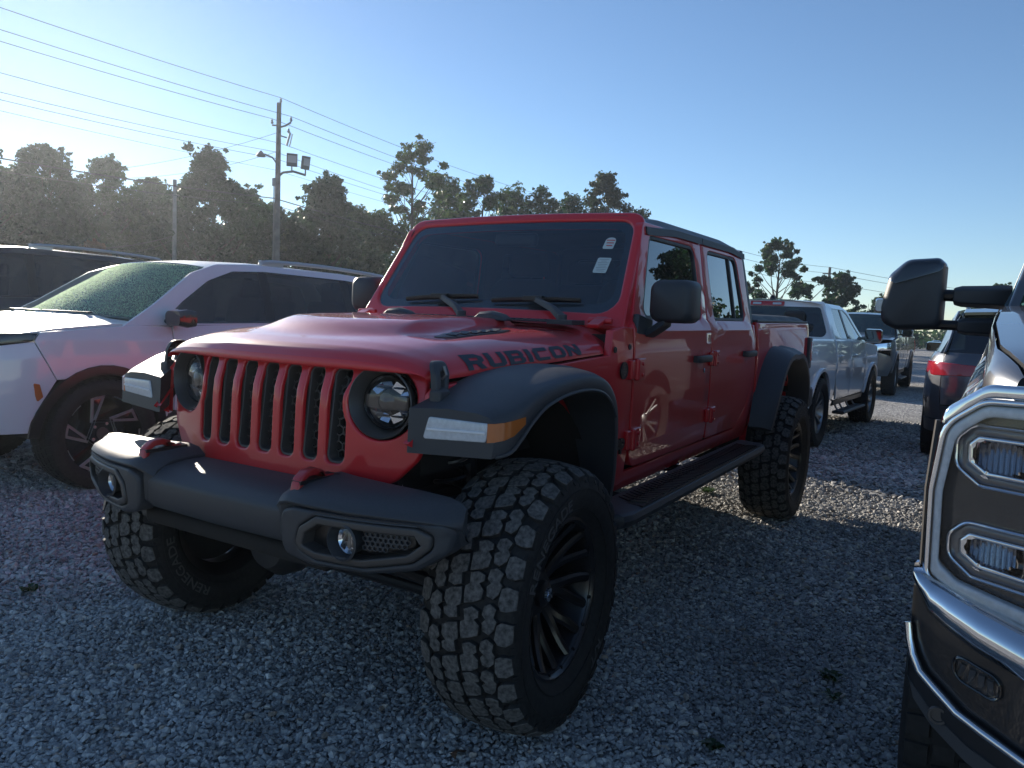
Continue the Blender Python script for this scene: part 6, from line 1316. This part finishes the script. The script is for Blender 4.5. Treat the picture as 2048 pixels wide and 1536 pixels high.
# rusty shrub over the black car and low undergrowth under the tree line
b = tree('rusty_shrub', 'rust coloured shrub showing above the black suv', -120.0, 3.9, 27, 4.2, 'rust', 40, 6000, .10, .0, 0, .1, 'trees behind the lot'); b['category'] = 'shrub'
rs = np.random.RandomState(5); cen = []; r3 = []
for k in range(150):
    a = rad(-106-54*(k % 75)/74+rs.uniform(-.5, .5)); d = 45+rs.uniform(-3, 6)+8*((k % 75)/74); h = rs.uniform(1.8, 3.4)
    cen.append((CP.x+d*math.cos(a), CP.y+d*math.sin(a), h*0.7)); r3.append((1.5, 1.5, h))
o = bpy.data.objects.new('undergrowth', leaves_mesh('undergrowth', cen, r3, [420]*150, 0.2, LF['oak'], rs)); COL.objects.link(o); tag(o, 'dark undergrowth under the row of trees', 'undergrowth', kind='stuff')
cen = []; r3 = []
for k in range(70):
    a = rad(-162-38*k/69+rs.uniform(-.3, .3)); d = 95+rs.uniform(-5, 25); h = rs.uniform(1.0, 2.2)
    cen.append((CP.x+d*math.cos(a), CP.y+d*math.sin(a), h*0.7)); r3.append((2.6, 2.6, h))
o = bpy.data.objects.new('far_treeline', leaves_mesh('far_treeline', cen, r3, [220]*70, 0.32, LF['oak'], rs)); COL.objects.link(o); tag(o, 'low far off tree line behind the parked vehicles', 'treeline', kind='stuff')

# ------------------------------------------------------------------ utility poles and wires
WOOD = pmat('weathered pole wood', (0.17, 0.145, 0.125), 0.85, var=0.3, vscale=4, bump=0.5, bscale=40)
PORC = pmat('grey porcelain', (0.34, 0.36, 0.38), 0.3)
WIRE = pmat('wire', (0.05, 0.055, 0.06), 0.6)
PX, PY = -18.27, -21.23
UP = thing('utility_pole', 'weathered wooden utility pole with floodlights and a street lamp', 'utility pole', (PX, PY, 0))
def on_pole(z): return Vector((-0.10*(z-4)/9*0.0, 0, z))
LX, LY = 0.66, -0.752                                   # direction along which the picture runs right at the pole
mb = MB(); mb.tube([(0.006*z*LX*-1*0, 0, z) for z in np.linspace(0, 9.02, 10)], [0.135-0.0058*z for z in np.linspace(0, 9.02, 10)], 14); mk('pole_shaft', mb, WOOD, UP, 60)
R_ = Vector((-0.751, 0.660, 0))                          # picture right at the pole
def insul(p, nm='insulator'):
    mb = MB(); mb.lathe([(0.02, -0.10), (0.05, -0.06), (0.06, -0.02), (0.03, 0.0), (0.045, 0.03), (0.03, 0.07), (0, 0.075)], 12, p, 'z'); mk(nm, mb, PORC, UP, 50)
insul(Vector((0.0, 0, 9.12))+R_*0.06)
mb = MB(); mb.tube([Vector((0, 0, 8.12)), R_*0.25+Vector((0, 0, 8.22)), R_*0.44+Vector((0, 0, 8.36))], 0.035, 8); mk('bracket', mb, STEEL, UP); insul(R_*0.44+Vector((0, 0, 8.48)))
mb = MB(); mb.tube([Vector((0, 0, 8.20)), R_*-0.24+Vector((0, 0, 8.18))], 0.03, 8); mk('bracket', mb, STEEL, UP); insul(R_*-0.24+Vector((0, 0, 8.32)))
mb = MB(); mb.tube([Vector((0, 0, 7.85)), R_*0.30+Vector((0, 0, 7.78))], 0.025, 8); mk('bracket', mb, STEEL, UP)
mb = MB(); mb.tube([R_*0.30+Vector((0, 0, 7.50)), R_*0.42+Vector((0, 0, 7.98))], 0.04, 8); mb.tube([R_*0.40+Vector((0, 0, 7.46)), R_*0.50+Vector((0, 0, 7.94))], 0.02, 8); mk('fuse_cutout', mb, PORC, UP)
insul(R_*0.36+Vector((0, 0, 8.05)))
for dx, z, sz, ry in ((0.50, 6.98, (0.40, 0.48), 0), (1.00, 6.92, (0.30, 0.50), 25)):
    f = empty('floodlight', UP, R_*dx+Vector((0, 0, z)), (0, 0, rad(-41+ry)))
    mb = MB(); mb.box((0, 0, 0), (sz[0], 0.16, sz[1]), (rad(-12), 0, rad(0))); mk('lamp_box', mb, pmat('floodlight grey', (0.10, 0.105, 0.11), 0.5), f, bevel=0.02, tf=Matrix())
    for s in (1, -1):
        mb = MB(); mb.box((0, s*0.088, 0.02), (sz[0]*.8, 0.01, sz[1]*.55), (rad(-12), 0, 0)); mk('lamp_glass', mb, pmat('lamp glass', (0.30, 0.33, 0.36), 0.2, coat=0.5), f, tf=Matrix())
mb = MB(); mb.tube([Vector((0, 0, 6.30)), R_*0.18+Vector((0, 0, 6.48)), R_*0.55+Vector((0, 0, 6.56)), R_*1.02+Vector((0, 0, 6.46))], 0.045, 8); mb.tube([R_*0.5+Vector((0, 0, 6.56)), R_*0.5+Vector((0, 0, 6.74))], 0.03, 6); mb.tube([R_*1.0+Vector((0, 0, 6.46)), R_*1.0+Vector((0, 0, 6.70))], 0.03, 6); mk('floodlight_arm', mb, STEEL, UP)
mb = MB(); mb.tube([Vector((0, 0, 6.72)), R_*-0.20+Vector((0, 0, 7.0)), R_*-0.50+Vector((0, 0, 7.10))], 0.03, 8); sl_ = mk('street_lamp_arm', mb, STEEL, UP)
mb = MB(); mb.lathe([(0.02, 0.16), (0.08, 0.10), (0.17, -0.02), (0.18, -0.05), (0.0, -0.04)], 16, R_*-0.62+Vector((0, 0, 7.05)), 'z'); mk('lamp_head', mb, STEEL, sl_, 40)
mb = MB(); mb.box(R_*-0.10+Vector((0, 0, 6.1)), (0.16, 0.16, 0.30)); mk('meter_box', mb, STEEL, UP, bevel=0.02)
mb = MB(); mb.tube([R_*-0.13+Vector((0, 0, z)) for z in (0, 3, 6)], 0.022, 6); mk('conduit', mb, STEEL, UP)
WD_ = Vector((0.9985, 0.055, 0))
def wire(label, z0, off, r, sag=0.35, z_l=None, back=24.0, fwd=26.0, kind='power wire', name='power_line'):
    mb = MB(); pts = []; base = Vector((PX, PY, 0))+R_*off
    for t in np.linspace(-back, 0, 14): pts.append(base+WD_*t+Vector((0, 0, z0-sag*4*(-t/back)*(1+t/back)*0.8+0.012*t*0)))
    for t in np.linspace(0, fwd, 16)[1:]: pts.append(base+WD_*t+Vector((0, 0, z0-sag*4*(t/fwd)*(1-t/fwd))))
    mb.tube(pts, r, 5); o = mk(name, mb, WIRE); tag(o, label, 'power line', 'overhead wires past the utility pole'); return o
wire('topmost overhead wire, over the top of the utility pole', 9.22, 0.06, 0.009)
wire('overhead wire on the bracket insulator, second from the top', 8.58, 0.44, 0.009)
wire('overhead wire on the sun side insulator, third from the top', 8.42, -0.24, 0.009)
wire('overhead wire meeting the pole below the fuse cutout', 7.55, 0.08, 0.008)
wire('overhead wire meeting the pole just above the street lamp', 7.22, -0.10, 0.008, 0.5)
wire('overhead wire meeting the pole at the street lamp', 6.98, -0.12, 0.008, 0.45)
wire('faint lowest thin overhead wire below the street lamp', 6.55, -0.10, 0.006, 0.3)
wire('thick black cable crossing the tree tops low on the pole', 5.50, -0.12, 0.020, 0.5)
wire('second black cable just under the thick cable', 5.25, -0.12, 0.012, 0.6)
def span(label, a, b, r=0.007, sag=0.3, name='power_line', grp='overhead wires past the utility pole'):
    a = Vector(a); b = Vector(b); mb = MB(); mb.tube([a.lerp(b, t)+Vector((0, 0, -sag*4*t*(1-t))) for t in np.linspace(0, 1, 14)], r, 5); o = mk(name, mb, WIRE); tag(o, label, 'power line', grp); return o
def at(az, d, z): return (CP.x+d*math.cos(rad(az)), CP.y+d*math.sin(rad(az)), z)
p2 = at(-124.7, 33.5, 0)
P2 = thing('service_pole', 'slim grey service pole standing in front of the magnolia', 'utility pole', p2)
mb = MB(); mb.tube([(0, 0, 0), (0, 0, 6.2)], [0.095, 0.07], 10); mk('pole_shaft', mb, pmat('grey pole wood', (0.24, 0.23, 0.22), 0.85, var=0.2, vscale=5), P2, 60)
mb = MB(); mb.box((0, 0, 5.6), (0.06, 0.2, 0.1)); mk('bracket', mb, STEEL, P2)
span('slanting wire from the pole top down to the service pole side', (PX, PY, 7.95), at(-118.0, 36, 6.3), 0.007, 0.3)
span('lower slanting wire from the pole crossing the others', (PX, PY, 7.25), at(-120.0, 34, 6.0), 0.007, 0.3)
span('white service wire dropping from the slim service pole', (p2[0], p2[1], 4.05), at(-117.5, 28, 2.9), 0.012, 0.2)
span('thin service wire below the white service wire', (p2[0], p2[1], 3.9), at(-119.5, 29, 2.8), 0.008, 0.2)
# far pole
fp = at(-170.33, 72, 0); FP = thing('distant_pole', 'distant wooden pole above the white pickup roof', 'utility pole', fp)
mb = MB(); mb.tube([(0, 0, 0), (0, 0, 6.95)], [0.16, 0.11], 8); mk('pole_shaft', mb, WOOD, FP, 60)
mb = MB(); mb.box((0, 0, 6.4), (0.08, 1.1, 0.09)); mk('crossarm', mb, WOOD, FP)
for z, lab in ((6.95, 'upper distant wire beside the tow mirror'), (6.45, 'middle distant wire beside the tow mirror'), (5.6, 'lower distant wire beside the tow mirror')):
    span(lab, at(-163.0, 58, z+0.35), (fp[0], fp[1], z), 0.014, 0.25, grp='distant overhead wires'); span(lab.replace('beside', 'running past')+' to the far side', (fp[0], fp[1], z), at(176, 120, z+0.2), 0.018, 0.6, grp='distant overhead wires')
# ------------------------------------------------------------------ weeds and a fallen leaf
WEED = leaf_mat('weed leaves', (0.03, 0.06, 0.02), (0.05, 0.09, 0.025), (0.08, 0.12, 0.03))
for i, (x, y, r, n, lab) in enumerate(((0.39, -1.568, 0.05, 30, 'small green weed in the gravel by the far front tyre'), (-0.949, 1.633, 0.05, 42, 'green weed in the gravel between the two front pickups'), (-0.78, 1.683, 0.035, 26, 'smaller weed just nearer than the big weed'), (-0.182, 1.417, 0.04, 30, 'weed in the gravel at the bottom edge'), (-3.946, 0.199, 0.08, 60, 'sunlit weed under the red pickup behind its step'))):
    rs = np.random.RandomState(90+i); mb = MB()
    for k in range(n):
        a = rs.uniform(0, 6.28); l = r*rs.uniform(0.4, 1.0); b = Vector((rs.normal()*r*.25, rs.normal()*r*.25, 0.006)); d = Vector((math.cos(a), math.sin(a), 0)); s = Vector((-d.y, d.x, 0))*0.005
        mb.add([b-s, b+d*l*.5-s*1.6+Vector((0, 0, l*.45)), b+d*l+Vector((0, 0, l*.35)), b+d*l*.5+s*1.6+Vector((0, 0, l*.45)), b+s], [(0, 1, 2, 3, 4)])
    o = mk('weed', mb, WEED, None, 60, tf=Matrix.Translation((x, y, 0.004))); tag(o, lab, 'weed', 'weeds in the gravel')
mb = MB(); mb.add([(0, 0, 0.012), (0.03, 0.012, 0.022), (0.05, 0.0, 0.03), (0.075, 0.01, 0.02), (0.05, -0.03, 0.014), (0.02, -0.025, 0.016)], [(0, 1, 2), (0, 2, 5), (2, 3, 4), (2, 4, 5)])
o = mk('fallen_leaf', mb, pmat('dry leaf', (0.10, 0.055, 0.03), 0.8), None, tf=Matrix.Translation((0.30, 0.80, 0.004))); tag(o, 'brown dry leaf on the gravel by the near front tyre', 'leaf')
# ------------------------------------------------------------------ scattering volume added for the sun's veiling glare
def glare_veil():
    m = bpy.data.materials.new('glare_veil'); m.use_nodes = True; N = m.node_tree.nodes; N.remove(N['Principled BSDF'])
    v = N.new('ShaderNodeVolumePrincipled'); v.inputs['Color'].default_value = (0.80, 0.88, 0.98, 1); v.inputs['Density'].default_value = 0.0008; v.inputs['Anisotropy'].default_value = 0.7
    m.node_tree.links.new(v.outputs[0], N['Material Output'].inputs['Volume'])
    mb = MB(); mb.box((-20, 0, 6.0), (320, 320, 14.5)); o = mk('glare_veil', mb, m); o['kind'] = 'stuff'; o['label'] = 'thin volume added to veil the sun side with glare'; o['category'] = 'glare_veil'
glare_veil()
SC.cycles.volume_bounces = 1
